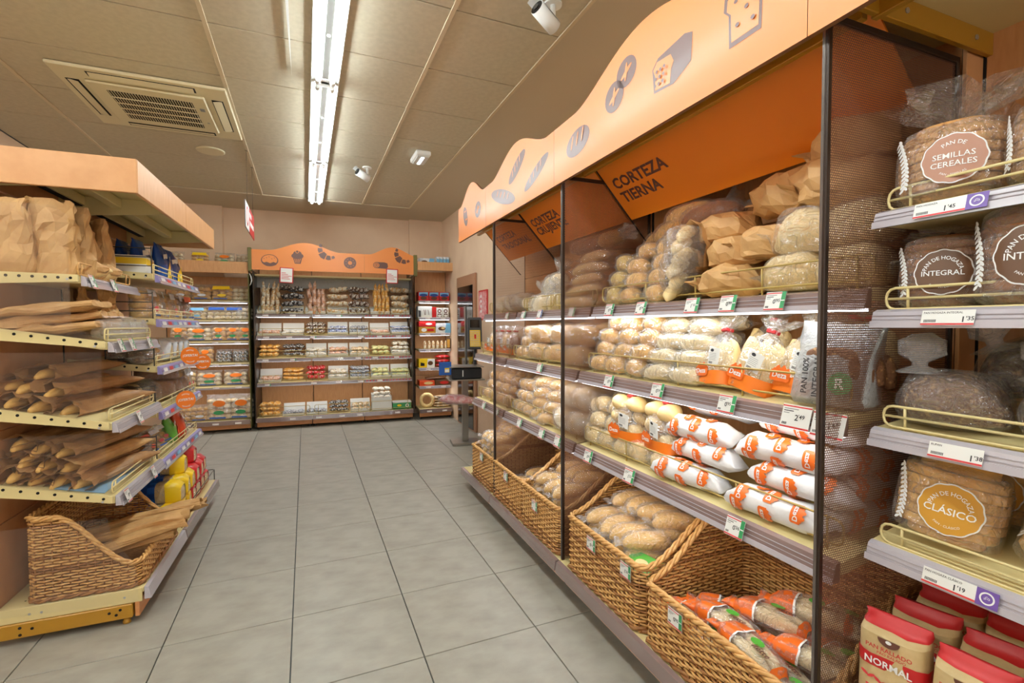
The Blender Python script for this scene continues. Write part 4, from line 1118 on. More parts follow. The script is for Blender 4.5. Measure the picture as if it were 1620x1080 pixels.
P(roll_gold, 'bagged_roll', 'golden oval roll in clear film on the top shelf beside the yellowish rolls', 'bread', seq(-1.93, -1.75, 2), 1.39, .10, 2, 4, Z1, .068, all_rows=True)
for (u, z, rz) in ((-1.60, .004, -1.2), (-1.56, .10, -1.35)): put(FR, kw[0], 'bread_bag', 'kraft paper bag with a clear window showing pale rolls', 'bread', 'kraft bags with windows', u, 1.43, Z1(1.43)+z, rz, 0, 0, .95)
for (u, v, z, rz) in ((-1.36, 1.43, .004, .3), (-1.38, 1.47, .11, -.2), (-1.22, 1.47, .12, .4), (-1.45, 1.50, .21, .2)): put(FR, R0.choice(kl), 'bread_bag', 'crumpled kraft paper bread bag on the top shelf beside the windowed bags', 'bread', 'crumpled kraft bags in the middle of the top shelf', u, v, Z1(v)+z, rz, .1, .05)
for (u, v, z, rz, rx) in ((-1.20, 1.52, .27, -.5, .2), (-1.02, 1.48, .27, -.55, .15), (-.965, 1.47, .24, .3, .1), (-.96, 1.50, .36, -.2, .1)): put(FR, R0.choice(kl), 'bread_bag', 'crumpled kraft paper bread bag heaped above the large white loaf', 'bread', 'crumpled kraft bags above the white loaf', u, v, Z1(v)+z, rz, rx, .1, 1.15)
for (u, v, z, rz) in ((-1.66, 1.50, .24, .35), (-1.58, 1.54, .31, .4), (-1.78, 1.54, .28, .25), (-1.72, 1.56, .34, .3), (-1.92, 1.58, .26, .1)): put(FR, long_film[0] if u < -1.6 else long_film[1], 'bagged_loaf', 'long crusty loaf in clear tied film high on the top shelf', 'bread', 'long loaves high on the top shelf', u, v, Z1(v)+z, rz, 0, -.1)
put(FR, bigwhite[0], 'bagged_loaf', 'large round white loaf in clear film on the top shelf by the punched screen', 'bread', None, -1.06, 1.43, Z1(1.43)+.115, .2, -.25)
for (u, v) in ((-1.10, 1.42), (-.915, 1.42)): put(FR, squareloaf[0], 'bagged_loaf', 'square pale loaf in clear film under the large round white loaf', 'bread', 'square pale loaves', u, v, Z1(v)+.004, R0.uniform(-.1, .1))
put(FR, squareloaf[1], 'bagged_loaf', 'square pale loaf in clear film squeezed between white loaf and punched screen', 'bread', None, -.90, 1.43, Z1(1.43)+.125)
# CORTEZA CRUJIENTE bay
P(barra, 'bagged_baguette', 'long golden bread bar in clear film stacked on the top shelf under CORTEZA CRUJIENTE', 'bread', [-2.40], 1.38, .08, 3, 5, Z1, .062, back=.022)
P(long_film, 'bagged_loaf', 'brown loaf in clear film on top of the long bread bars', 'bread', [-2.55, -2.3], 1.52, .08, 1, 1, lambda v: Z1(v)+.32, .06)
for k, (u, v, z) in enumerate(((-2.72, 1.40, 0), (-2.84, 1.39, 0), (-2.78, 1.46, .13), (-2.98, 1.42, 0), (-2.9, 1.5, .12))): put(FR, [('rolls', loaf(.16, .12, .12, 'bread_white', k), None), ('plastic_bag', wrap(.16, .12, .12, 'film_soft', 'tied', k), None)], 'bagged_loaf', 'white loaf in cloudy tied film beside the long bread bars', 'bread', 'white loaves in cloudy film', u, v, Z1(v)+z, R0.uniform(-.4, .4), 0, -1.0)
P(oval, 'bagged_loaf', 'large oval golden loaf in clear film on the middle shelf', 'bread', seq(-2.80, -2.28, 3), 1.32, .14, 2, 2, Z2, .105, rj=.05, all_rows=True)
P(roll_gold, 'bagged_roll', 'small golden roll in clear film beside the large oval loaves', 'bread', [-3.05, -2.97], 1.31, .10, 2, 3, Z2, .066, all_rows=True)
P(demi, 'bagged_roll', 'golden demi baguette in clear film on the bottom shelf under CORTEZA CRUJIENTE', 'bread', seq(-2.72, -2.55, 2), 1.29, .09, 2, 4, Z3, .062, back=.02, rz=.5, all_rows=True)
P(roll_gold, 'bagged_roll', 'small golden roll in clear film on the bottom shelf behind the far punched screen', 'bread', seq(-3.08, -2.88, 3), 1.29, .10, 2, 3, Z3, .066, all_rows=True)
P(hogaza, 'bagged_loaf', 'floury round loaf in clear tied film on the bottom shelf', 'bread', [-2.40, -2.24], 1.32, .17, 2, 2, Z3, .12, rj=.6, all_rows=True)
# CORTEZA TRADICIONAL bay
P(hogaza, 'bagged_loaf', 'floury round loaf in clear film on the shelf under CORTEZA TRADICIONAL', 'bread', [-3.62, -3.40, -3.24], 1.40, .17, 1, 1, Z1, .12, rj=.6)
for k, u in enumerate((-3.72, -3.56, -3.42, -3.28)): put(FR, deza_clear(30+k, .13, .12, .17, 2, True, ('bread_gold', 'bread_brown')[k % 2]), 'bag_of_rolls', 'clear bag of %s rolls with orange band under CORTEZA TRADICIONAL' % ('golden', 'brown')[k % 2], 'bread', 'clear bags under CORTEZA TRADICIONAL', u, 1.33, Z2(1.33)+.003, 0, -.1, 0, .9)
P(roll_gold, 'bagged_roll', 'golden roll in clear film on the bottom shelf under CORTEZA TRADICIONAL', 'bread', seq(-3.75, -3.25, 4), 1.30, .10, 2, 3, Z3, .066, all_rows=True)
# ================================================================== sliced loaves near right
def lens_front(w, d, n, off):
    return lambda x, y: (x, -(d/2)*max(0.02, 1-min(.98, abs(2*x/w))**n)**(1/n)-off, y)
def sliced(w, d, h, crust, crumb, disc, words, arc, seed=0, ns=9, fl=.34):
    tp = []; th = h/ns
    b = MB(); N = 22; k = th*.96
    out = [(w/2*sgnp(math.cos(2*PI*i/N), 2/2.7), d/2*sgnp(math.sin(2*PI*i/N), 2/2.7)) for i in range(N)]
    ins = [(x*.97, y*.97) for x, y in out]
    vs = [(x, y, 0) for x, y in ins]+[(x, y, k*.12) for x, y in out]+[(x, y, k*.88) for x, y in out]+[(x, y, k) for x, y in ins]
    b.v = vs
    for i in range(N):
        j = (i+1) % N
        b.face([i, j, N+j, N+i], crust, False); b.face([N+i, N+j, 2*N+j, 2*N+i], crust, True); b.face([2*N+i, 2*N+j, 3*N+j, 3*N+i], crust, False)
    b.face(list(range(N))[::-1], crumb); b.face([3*N+i for i in range(N)], crumb)
    sm = b.mesh('slice'); rr = random.Random(seed)
    prof = []
    for q in range(ns):
        t = (q+.5)/ns; s = (1-abs(2*t-1)**5)**.45; prof.append(s)
        M = T(rr.uniform(-.002, .002), rr.uniform(-.003, .003), q*th+.004) @ Matrix.Diagonal((s, s, 1, 1))
        tp.append(('slice', sm, M))
    b = MB(); w2, d2 = w*1.05, d*1.07
    b.sweep([(0, 0, 0, w2*.72, d2*.72, 2.8, .02, 5, .004), (.012, 0, 0, w2*.94, d2*.94, 2.8, .02, 5, .003), (h*.3, 0, 0, w2, d2, 2.7, .01, 6, .003), (h*.7, 0, 0, w2, d2, 2.7, .01, 6, .003), (h*.95, 0, 0, w2*.9, d2*.9, 2.6, .03, 6, .005), (h*1.03, 0, 0, w2*.55, d2*.5, 2.2, .1, 7, .006), (h*1.07, 0, .012, .03, .03, 2, .2, 6, .002), (h*1.10, 0, .016, .03, .03, 2, .2, 6, .002), (h*(1.1+fl*.4), .0, .03, .10+fl*.05, .07, 2, .35, 7, .014), (h*(1.1+fl*.7), .0, .04, .13+fl*.08, .08, 2, .38, 7, .02), (h*(1.1+fl), .0, .05, .15+fl*.08, .09, 2, .4, 7, .024)],
            'film', 26, cap=(True, False), seed=seed, ax='z', smooth=False)
    tp.append(('plastic_bag', b.mesh('plastic_bag'), None))
    b = MB(); f = lambda o: lens_front(w2, d2, 2.7, .0035+o)
    cz = h*.46; r = h*.29
    sh = lambda s_: ([(x+.012, y+cz) for x, y in s_[0]], s_[1])
    def fine(rad, mm, o):
        nn = 60; rings = 6
        v = []; fc = []
        for a in range(nn):
            e = 1+.05*abs(math.cos(12*PI*a/nn/2*2))
            for q in range(rings+1): v.append((rad*e*q/rings*math.cos(2*PI*a/nn), rad*e*q/rings*math.sin(2*PI*a/nn)+cz))
        for a in range(nn):
            a2 = (a+1) % nn
            for q in range(rings): fc.append([a*(rings+1)+q, a*(rings+1)+q+1, a2*(rings+1)+q+1, a2*(rings+1)+q])
        b.flat(([(x+.012, y) for x, y in v], fc), f(o), mm)
    fine(r*1.05, 'white', 0); fine(r, disc, .0008)
    W_ = max(1, len(words))
    for i, wd_ in enumerate(words):
        b.flat(text(wd_, r*(.34 if len(wd_) > 7 else .42), .012, cz+(-.04 if W_ == 1 else .12-.36*i)*r, .01), f(.0018), 'white')
    if arc:
        b.flat(sh(arc_text(arc, r*.24, r*.68, PI/2, .01)), f(.0018), 'white'); b.flat(sh(arc_text('PAN - '+words[0], r*.13, r*.72, -PI/2, .0, True)), f(.0018), 'white')
    tp.append(('round_label', b.mesh('round_label'), None))
    b = MB()
    for i in range(26):      # white wheat ears printed left of the label
        t = i/26; x = -w*.445+.016*math.sin(t*2.2)-.006*(i % 2); z = h*.86-t*h*.72
        b.flat(ell(x, z, .006, .0028, 8, .8 if i % 2 else 2.2), f(.002), 'white')
    tp.append(('wheat_print', b.mesh('wheat_print'), None))
    return tp
mat('bread_seed', (206, 152, 88), 0.65, (150, 98, 52), 60, bump=.5, bscale=80, mixlo=.5, mixhi=.7); mat('disc_brown', (96, 62, 36), 0.35); mat('disc_gold', (206, 150, 52), 0.35); mat('disc_rose', (176, 126, 102), 0.35)
s_int = sliced(.160, .135, .165, 'bread_brown', 'crumb_brown', 'disc_brown', ['INTEGRAL'], 'PAN DE HOGAZA', 1, 9, .08)
s_cla = sliced(.175, .14, .165, 'bread_gold', 'crumb', 'disc_gold', ['CLÁSICO'], 'PAN DE HOGAZA', 2, 8, .2)
s_sem = sliced(.170, .14, .155, 'bread_seed', 'crumb_brown', 'disc_rose', ['SEMILLAS', 'CEREALES'], 'PAN DE', 3, 8, .62)
for (u, v, rz, s) in ((-.672, 1.375, .30, 1.15), (-.47, 1.37, -.1, 1.1), (-.66, 1.54, .1, 1), (-.45, 1.55, 0, 1)):
    put(FR, s_sem, 'sliced_loaf', 'sliced seeded loaf with rose label, %s' % ('behind the front loaves' if v > 1.5 else 'next to the punched screen' if u < -.6 else 'second from the punched screen'), 'bread', 'sliced seeded loaves', u, v, 1.621, rz, -.12, 0, s)
for (u, v, rz, s) in ((-.683, 1.375, .25, 1.0), (-.51, 1.365, .05, 1.22), (-.66, 1.54, .1, .95), (-.46, 1.55, 0, 1)):
    put(FR, s_int, 'sliced_loaf', 'sliced brown loaf with INTEGRAL label, %s' % ('behind the front loaves' if v > 1.5 else 'next to the punched screen' if u < -.6 else 'second from the punched screen'), 'bread', 'sliced brown loaves', u, v, 1.382, rz, -.10, 0, s)
for (u, v, rz, s, rx) in ((-.675, 1.385, .25, 1.12, -.15), (-.455, 1.375, -.1, 1.1, -.75), (-.66, 1.56, .1, 1, -.1), (-.46, 1.56, 0, 1, -.1)):
    put(FR, s_cla, 'sliced_loaf', 'sliced golden loaf with CLÁSICO label, %s' % ('behind the front loaves' if v > 1.5 else 'upright next to the punched screen' if u < -.6 else 'lying on its back'), 'bread', 'sliced golden loaves', u, v, .812+.2*(v-1.285), rz, rx, .12, s)
dk = []
for k in range(2):
    L, W, H = .20, .16, .13
    b = MB(); s = secs_loaf(L, W, H, 4, 2.6, 8, .006, .005)
    b.sweep([(x, y, z, w, h, n, .03, 7, .008) for (x, y, z, w, h, n, _, _, _) in s], 'film', 18, seed=k)
    b.sweep([(H*.95, -.05, -.03, .10, .08, 2, .1, 6, .004), (H*1.08, -.05, -.035, .028, .028, 2, .2, 6, .002), (H*1.15, -.05, -.035, .03, .03, 2, .2, 6, .002), (H*1.3, -.05, -.03, .085, .08, 2, .15, 7, .010), (H*1.55, -.05, -.03, .08, .075, 2, .15, 7, .010), (H*1.7, -.05, -.03, .03, .03, 2, .3, 6, .006)], 'film_soft', 18, cap=(False, True), seed=k, ax='z')
    dk.append([('bread', loaf(L, W, H, ('bread_dark', 'bread_black')[k], k, .006, 18), None), ('plastic_bag', b.mesh('plastic_bag'), None)])
for (u, v, rz, k) in ((-.665, 1.385, .1, 0), (-.44, 1.39, -.1, 0)): put(FR, dk[k], 'bagged_loaf', 'dark seeded round loaf in a knotted clear bag, %s' % ('next to the punched screen' if u < -.6 else 'second from the screen'), 'bread', 'dark seeded loaves in front', u, v, 1.095+.11*(v-1.285), rz)
for (u, v, rz) in ((-.58, 1.57, .6), (-.36, 1.57, .3)): put(FR, dk[1], 'bagged_loaf', 'almost black seeded loaf in a clear bag behind the dark round loaves', 'bread', 'black seeded loaves behind', u, v, 1.15+.11*(v-1.285), rz, 0, -.3)
# breadcrumb bags
def crumb_bag(seed):
    w, d, h = .132, .085, .25
    b = MB()
    b.sweep([(0, 0, 0, w*.92, d*.92, 4, 0, 5, .003), (.01, 0, 0, w, d, 4, 0, 5, .003), (h*.5, 0, 0, w*1.02, d*1.05, 3.6, .01, 4, .004), (h*.9, 0, 0, w*1.0, d*.98, 3.2, .01, 4, .004)], 'crumb_bag', 20, cap=(True, False), seed=seed, ax='z')
    tp = [('bag', b.mesh('bag'), None)]
    b = MB(); b.sweep([(h*.9, 0, 0, w*1.0, d*.98, 3.2, .01, 4, .004), (h*.95, 0, .004, w*1.0, d*.7, 2.8, .02, 4, .005), (h*.99, 0, .012, w*1.0, .022, 2.2, .03, 5, .003), (h*1.06, 0, .002, w*1.0, .012, 2.2, .03, 5, .003)], 'red', 20, cap=(False, True), seed=seed, ax='z', mrange=[(0, 1, 'crumb_bag')])
    tp.append(('red_top', b.mesh('red_top'), None))
    b = MB(); b.sweep([(h*.60, 0, 0, w*1.035, d*1.07, 3.6, .01, 4, .004), (h*.725, 0, 0, w*1.035, d*1.05, 3.5, .01, 4, .004)], 'red', 20, cap=(False, False), seed=seed, ax='z')
    tp.append(('red_band', b.mesh('red_band'), None))
    b = MB(); f = lambda x, y: (x, -d*.535-.0035, y)
    b.flat(text('NORMAL', .0225, 0, h*.662, .02), f, 'white')
    b.flat(text('PAN RALLADO', .0135, 0, h*.80, .015), f, 'red'); b.flat(text('PÃO RALADO', .009, .006, h*.76, .01), f, 'red')
    b.flat(pol(*[(.022*math.cos(a), h*.905-.018*math.sin(a)) for a in [PI*k/12 for k in range(13)]]), f, 'brown_print'); b.flat(ell(0, h*.885, .006, .004), lambda x, y: (x, -d*.535-.0042, y), 'white')
    for j in range(3):
        for i in range(6): b.flat(ell(-.045+.013*i+.01*j, h*.52-.028*j-.003*i, .009, .0035, 8, .5 if i % 2 else -.6), f, 'red_tag')
    b.flat(text('500g', .018, -.03, h*.10, .02), f, 'brown_print'); b.flat(ell(.03, h*.12, .018, .018), f, 'brown_print'); b.flat(ell(.03, h*.12, .015, .015), lambda x, y: (x, -d*.535-.0042, y), 'white')
    tp.append(('print', b.mesh('print'), None))
    return tp
cb = [crumb_bag(k) for k in range(2)]
for i in range(4):
    for j in range(4):
        if i == 0 and j == 3: continue
        u = -.705+.145*i; v = 1.265+.112*j
        put(FR, cb[(i+j) % 2], 'breadcrumb_bag', 'beige breadcrumb bag with red NORMAL band, in the %s row' % ('front', 'second', 'third', 'rear')[j], 'bag', 'breadcrumb bags, %s row' % ('front', 'second', 'third', 'rear')[j], u+R0.uniform(-.006, .006), v, .376+.047*(v-1.2), .2+R0.uniform(-.08, .08), -.04, 0)
# ================================================================== left gondola goods
PL = lambda *a, **k: put(FL, *a, **k)
# top shelf: upright kraft bags
for (u, v, rz, rx, s, h) in ((2.69, 1.19, 1.5, -.05, 1.0, 0), (2.72, 1.06, 1.7, -.03, 1.02, 1), (2.80, 1.18, 1.4, -.08, 1.05, 2), (2.84, 1.04, 1.2, .0, 1.0, 3), (2.91, 1.19, 1.8, -.06, 1.08, 0), (2.98, 1.07, 1.0, -.05, 1.05, 1), (3.05, 1.19, 1.5, -.1, 1.05, 2), (3.11, 1.04, .9, -.02, 1.0, 3), (3.20, 1.14, 1.2, -.08, 1.0, 0)):
    PL(upr[h], 'paper_bag', 'upright kraft paper bread bag on the top shelf', 'bag', 'upright kraft bags on the top shelf', u, v, 1.567, rz, rx, 0, s)
for (u, v, rz) in ((2.86, 1.00, -.9), (3.0, .995, -.6)):
    PL([('bread', loaf(.2, .08, .07, 'bread_pale', 5), None), ('paper_bag', kraft_lump(.17, .10, .085, 6), None)], 'bread_bag', 'kraft wrapped loaf leaning at the fence of the top shelf', 'bread', 'kraft wrapped loaves at the fence', u, v, 1.57, rz, 0, -.3)
ZL2 = lambda v: 1.275+(v-.868)*.153
ZL3 = lambda v: .915+(v-.862)*.214
ZL4 = lambda v: .585+(v-.858)*.236
# second shelf: flat sleeves pointing to the aisle, upright bags beyond
for k, (u, l) in enumerate(((2.70, 0), (2.80, 0), (2.90, 0), (2.74, 1), (2.85, 1), (2.79, 2), (2.94, 1), (2.70, 2))):
    PL(flat_kraft(k, .36, .12), 'paper_bag', 'flat kraft paper sleeve lying on the second shelf', 'bag', 'flat kraft sleeves on the second shelf', u, 1.085, ZL2(1.085)+.004+.045*l, PI/2+.15*math.sin(k*2.3), 0, .15)
for (u, v, h, rz) in ((3.03, 1.06, 0, .3), (3.12, 1.0, 1, -.2), (3.22, 1.03, 2, .25), (3.14, 1.15, 3, 0)):
    PL(upr[h], 'paper_bag', 'upright kraft paper bag on the second shelf beyond the flat sleeves', 'bag', 'upright kraft bags on the second shelf', u, v, ZL2(v)+.003, rz, -.08, 0, .78)
b = MB(); b.sweep([(-.27, 0, .05, .06, .09, 3, .05, 5, .008), (0, 0, .05, .06, .10, 3, .05, 5, .008), (.27, 0, .05, .06, .1, 3, .05, 5, .01)], 'film_soft', 14, seed=4)
single('film_bag', b, 'empty clear plastic bag lying along the fence of the second shelf', 'bag', FL @ T(2.98, .915, ZL2(.915)+.003))
# third and fourth shelf: sleeved baguettes, tips towards the end
for k, (u, v, l, rz) in enumerate(((2.97, 1.20, 0, .1), (2.96, 1.09, 0, .22), (2.99, .975, 0, .3), (2.99, 1.15, 1, .18), (3.0, 1.03, 1, .3), (3.02, 1.22, 1, .1), (3.03, 1.10, 2, .2))):
    PL(slv[k % 4], 'sleeved_baguette', 'baguette tip peeping from a kraft sleeve on the third shelf', 'bread', 'sleeved baguettes on the third shelf', u, v, ZL3(v)+.004+.068*l, PI-rz, 0, .02)
for k, (u, v, l, rz) in enumerate(((2.96, 1.21, 0, .05), (2.97, 1.12, 0, .15), (2.96, 1.03, 0, .2), (2.97, .945, 0, .25), (2.98, 1.17, 1, .1), (2.97, 1.08, 1, .2), (2.98, .985, 1, .28), (3.0, 1.20, 2, .1), (2.99, 1.10, 2, .22), (3.0, 1.0, 2, .3))):
    PL((slv if k != 6 else slv_l)[k % 3], 'sleeved_baguette', 'baguette tip peeping from a kraft sleeve on the lowest shelf' if k != 6 else 'baguette in a pale kraft sleeve lying foremost on the lowest shelf', 'bread', 'sleeved baguettes on the lowest shelf' if k != 6 else None, u, v, ZL4(v)+.004+.064*l, PI-rz, 0, .02)
b = MB(); b.box((-.2, -.09, 0), (.2, .09, .002), 'sheet_blue'); single('shelf_paper', b, 'light blue paper sheet under the baguettes on the lowest shelf', 'paper', FL @ T(2.87, .99, ZL4(.99)+.003, math.atan(.236), 0, 0))
# basket at the foot and the long bags in it
bl = basket(.62, .40, .11, .36)
PL(bl, 'wicker_basket', 'wicker basket with long kraft bags under the sleeved baguettes', 'basket', None, 2.965, .775, .157)
for k, (u, v, z, rz, rx) in enumerate(((2.80, .87, .30, PI*1.5+.25, .30), (2.88, .86, .33, PI*1.5+.05, .28), (2.98, .84, .345, PI*1.5-.02, .30), (3.05, .83, .31, PI*1.5+.12, .25), (2.84, .93, .25, PI*1.5+.15, .35))):
    spawn(flat_kraft(20+k, .50, .085), 'paper_bag', 'long folded kraft bread bag sticking out of the wicker basket over the aisle', 'bag', FL @ T(u, v, z, 0, 0, rz) @ T(0, 0, 0, 0, -.16, 0), 'long kraft bags in the basket')
# ---- factory packed bread in the far bay ----------------------------------------
mat('foil_blue', (30, 84, 170), 0.3, (24, 70, 150), 10, bump=.4, bscale=30)
mat('foil_yellow', (246, 206, 30), 0.3); mat('foil_red', (206, 40, 40), 0.32); mat('foil_orange', (226, 80, 36), 0.32); mat('foil_green', (110, 186, 70), 0.32); mat('foil_white', (236, 238, 240), 0.32, (210, 216, 226), 30)
def pouch(w, d, h, m, band, seed, window=None):
    b = MB(); b.sweep([(0, 0, 0, w*.95, d*.8, 3, 0, 5, .003), (.012, 0, 0, w, d, 3, .02, 5, .005), (h*.5, 0, 0, w*1.02, d*1.05, 2.6, .03, 5, .008), (h*.85, 0, 0, w, d*.6, 2.4, .04, 5, .008), (h*.95, 0, 0, w*.97, .02, 2, .05, 6, .005), (h, 0, 0, w, .012, 2, .08, 7, .006)], m, 18, seed=seed, ax='z')
    tp = [('pouch', b.mesh('pouch'), None)]
    b = MB()
    b.flat(pol((-w*.1, h*.04), (w*.44, h*.04), (w*.47, h*.55), (w*.28, h*.42), (w*.02, h*.28)), lambda x, y: (x, -d*.545-.002, y), band); tp.append(('corner_print', b.mesh('corner_print'), None)); b = MB(); b.flat(pol((-w*.35, h*.55), (w*.25, h*.62), (w*.25, h*.75), (-w*.35, h*.68)), lambda x, y: (x, -d*.5-.002, y), 'white')
    tp.append(('print', b.mesh('print'), None))
    return tp
bluep = [pouch(.17, .07, .23, 'foil_blue', 'foil_yellow', k) for k in range(2)]
for k, (u, v) in enumerate(((3.62, 1.0), (3.78, .94), (3.90, .945), (4.06, .95), (4.2, .96), (3.7, 1.10), (3.9, 1.12), (4.1, 1.1))):
    PL(bluep[k % 2], 'crisp_toast_bag', 'shiny blue bag with a yellow corner on the top shelf', 'bag', 'blue bags on the top shelf', u, v, 1.648, R0.uniform(-.3, .3), -.1)
b = MB(); b.box((-.12, -.13, 0), (.12, .13, .10), 'white_card', .003); b.box((-.1205, -.1305, .05), (.1205, .1305, .085), 'yellow')
spawn([('carton', b.mesh('carton'), None)], 'carton', 'low white and yellow carton lying on the top shelf beside the blue bags', 'box', FL @ T(3.46, 1.05, 1.652, 0, 0, .1))
# generic see-through bag of small buns with a printed panel
def bun_bag(w, d, h, bm, panel, patch, seed, nx=3, nz=3, fm='film'):
    tp = []; rr = random.Random(seed)
    r_ = w/nx; hh = h*.86/nz
    me = loaf(r_*1.02, d*.8, hh*1.02, bm, seed, k=7, nt=10)
    for i in range(nx):
        for j in range(nz): tp.append(('bun', me, T(-w/2+r_*(i+.5)+rr.uniform(-.004, .004), rr.uniform(-.006, .006), .006+hh*j, 0, rr.uniform(-.15, .15), rr.uniform(-.3, .3))))
    b = MB(); b.sweep([(0, 0, 0, w*.95, d*.9, 3.2, 0, 5, .003), (.01, 0, 0, w*1.06, d*1.05, 3.2, .02, 5, .005), (h*.45, 0, 0, w*1.08, d*1.1, 3, .03, 6, .007), (h*.82, 0, 0, w*1.04, d*.85, 2.6, .04, 6, .008), (h*.97, 0, 0, w*1.02, .03, 2, .06, 7, .007), (h*1.05, 0, 0, w*1.06, .015, 2, .1, 7, .01)], fm, 20, seed=seed, ax='z', smooth=False)
    tp.append(('plastic_bag', b.mesh('plastic_bag'), None))
    def pr(name, sh, fn, mm):
        q = MB(); q.flat(sh, fn, mm); tp.append((name, q.mesh(name), None))
    f1 = lambda x, y: (x, -d*.545+.025*max(0, (y/h-.6)), y)
    f2 = lambda x, y: (x, -d*.56-.006, y)
    if panel: pr('printed_panel', pol((-w*.42, h*.70), (w*.42, h*.72), (w*.40, h*.93), (-w*.40, h*.92)), f1, panel)
    if patch == 'green': pr('orange_badge', ell(w*.02, h*.68, w*.26, h*.13), f1, 'orange')
    if patch:
        pr('badge', ell(w*.02, h*.30, w*.22, h*.085), f2, patch); pr('blue_strip', pol((-w*.36, h*.06), (w*.3, h*.05), (w*.3, h*.11), (-w*.36, h*.12)), f2, 'blue')
    return tp
bb_red = [bun_bag(.19, .11, .18, 'bread_gold', 'foil_white', 'foil_red', 40+k) for k in range(2)]
bb_org = bun_bag(.16, .11, .18, 'bread_brown', 'foil_orange', 'foil_orange', 44)
for k, u in enumerate((3.45, 3.66, 3.87, 4.08)): PL(bb_red[k % 2], 'bag_of_buns', 'clear bag of buns with white and red print under the blue bags', 'bread', 'red and white printed bags', u, .95, 1.392, R0.uniform(-.2, .2), -.1)
PL(bb_org, 'bag_of_buns', 'clear bag of brown buns with an orange top under the blue bags', 'bread', None, 4.24, .94, 1.392, -.1, -.1)
def box_loaf(L, w, h, bm, m1, m2, seed, cut=.35):
    """factory sandwich loaf in a printed bag, long axis x"""
    tp = [('bread', loaf(L, w, h, bm, seed, .003, p=9, n=5), None)]
    s = secs_loaf(L, w, h, 9, 5, 8, .005, .004)
    b = MB(); b.sweep(s, 'film', 18, seed=seed); tp.append(('plastic_bag', b.mesh('plastic_bag'), None))
    s2 = secs_loaf(L, w, h, 9, 5, 8, .005, .006)
    if m1:
        b = MB(); b.sweep(s2[1:5], m1, 18, cap=(False, False), seed=seed); tp.append(('printed_band', b.mesh('printed_band'), None))
    if m2:
        b = MB(); b.sweep(s2[5:8], m2, 18, cap=(False, False), seed=seed); tp.append(('printed_end', b.mesh('printed_end'), None))
    return tp
white_l = box_loaf(.26, .12, .13, 'crumb', None, 'foil_white', 50)
for k, u in enumerate((3.72, 3.86, 4.0, 4.14)): PL(white_l, 'sandwich_loaf', 'pale sandwich loaf in clear film with a white printed end', 'bread', 'pale sandwich loaves', u, 1.01, 1.135, -PI/2+.1, 0, 0)
seeded = bagged(.24, .12, .09, 'bread_dark', 52)
for u, v in ((3.42, .96), (3.50, 1.08)): PL(seeded, 'bagged_loaf', 'long seeded loaf in clear film beside the pale sandwich loaves', 'bread', 'long seeded loaves', u, v, 1.13, .1)
PL(bb_red[0], 'bag_of_buns', 'clear bag of buns with red print between the seeded loaf and the pale sandwich loaves', 'bread', None, 3.60, .95, 1.127, .2, -.1, 0, .8)
cut = [('bread', loaf(.19, .16, .14, 'bread_black', 54), None), ('cut_face', MB().sweep([(.055, 0, .065, .145, .125, 2.3, 0, 5, .002), (.062, 0, .065, .14, .12, 2.3, 0, 5, .002)], 'crumb', 18).mesh('cut_face'), None), ('plastic_bag', wrap(.19, .16, .14, 'film', 'tied', 54), None)]
PL(cut, 'bagged_loaf', 'dark crusted loaf with a pale cut face in a knotted bag', 'bread', None, 3.48, .99, .885, PI*.85)
tall = box_loaf(.24, .11, .11, 'bread_brown', None, None, 56)
for k, (u, z, rz) in enumerate(((3.76, 0, -.9), (3.92, 0, -1.2), (3.84, .115, -1.0), (4.08, 0, -1.3))): PL(tall, 'bagged_loaf', 'brown factory loaf in clear film beside the dark crusted loaf', 'bread', 'brown factory loaves', u, 1.0, .88+z, rz)
for u in (4.14, 4.24): PL(bb_red[1], 'bag_of_buns', 'bag of buns at the far end beside the brown factory loaves', 'bread', 'bags beside the brown loaves', u, .94, .865, .1, -.1)
gp = pouch(.14, .08, .17, 'foil_green', 'foil_orange', 60); og = pouch(.17, .09, .20, 'foil_orange', 'disc_brown', 61)
PL(gp, 'bread_pouch', 'green and orange bread pouch on the lowest shelf', 'bag', None, 3.86, .93, .578, .15, -.2)
PL(og, 'bread_pouch', 'orange red bread pouch with a round picture on the lowest shelf', 'bag', None, 4.02, .92, .577, .2, -.2)
for k, (u, v, z) in enumerate(((3.42, .94, 0), (3.58, .94, 0), (3.72, .95, 0), (3.5, 1.03, .03), (3.66, 1.04, .04), (4.2, .94, 0))): PL((bb_org, bb_red[0], bb_red[1])[k % 3], 'bag_of_buns', 'crumpled clear bag of rolls on the lowest shelf of the packed bread', 'bread', 'clear bags on the lowest shelf', u, v, .583+z, R0.uniform(-.4, .4), -.5, 0, .72)
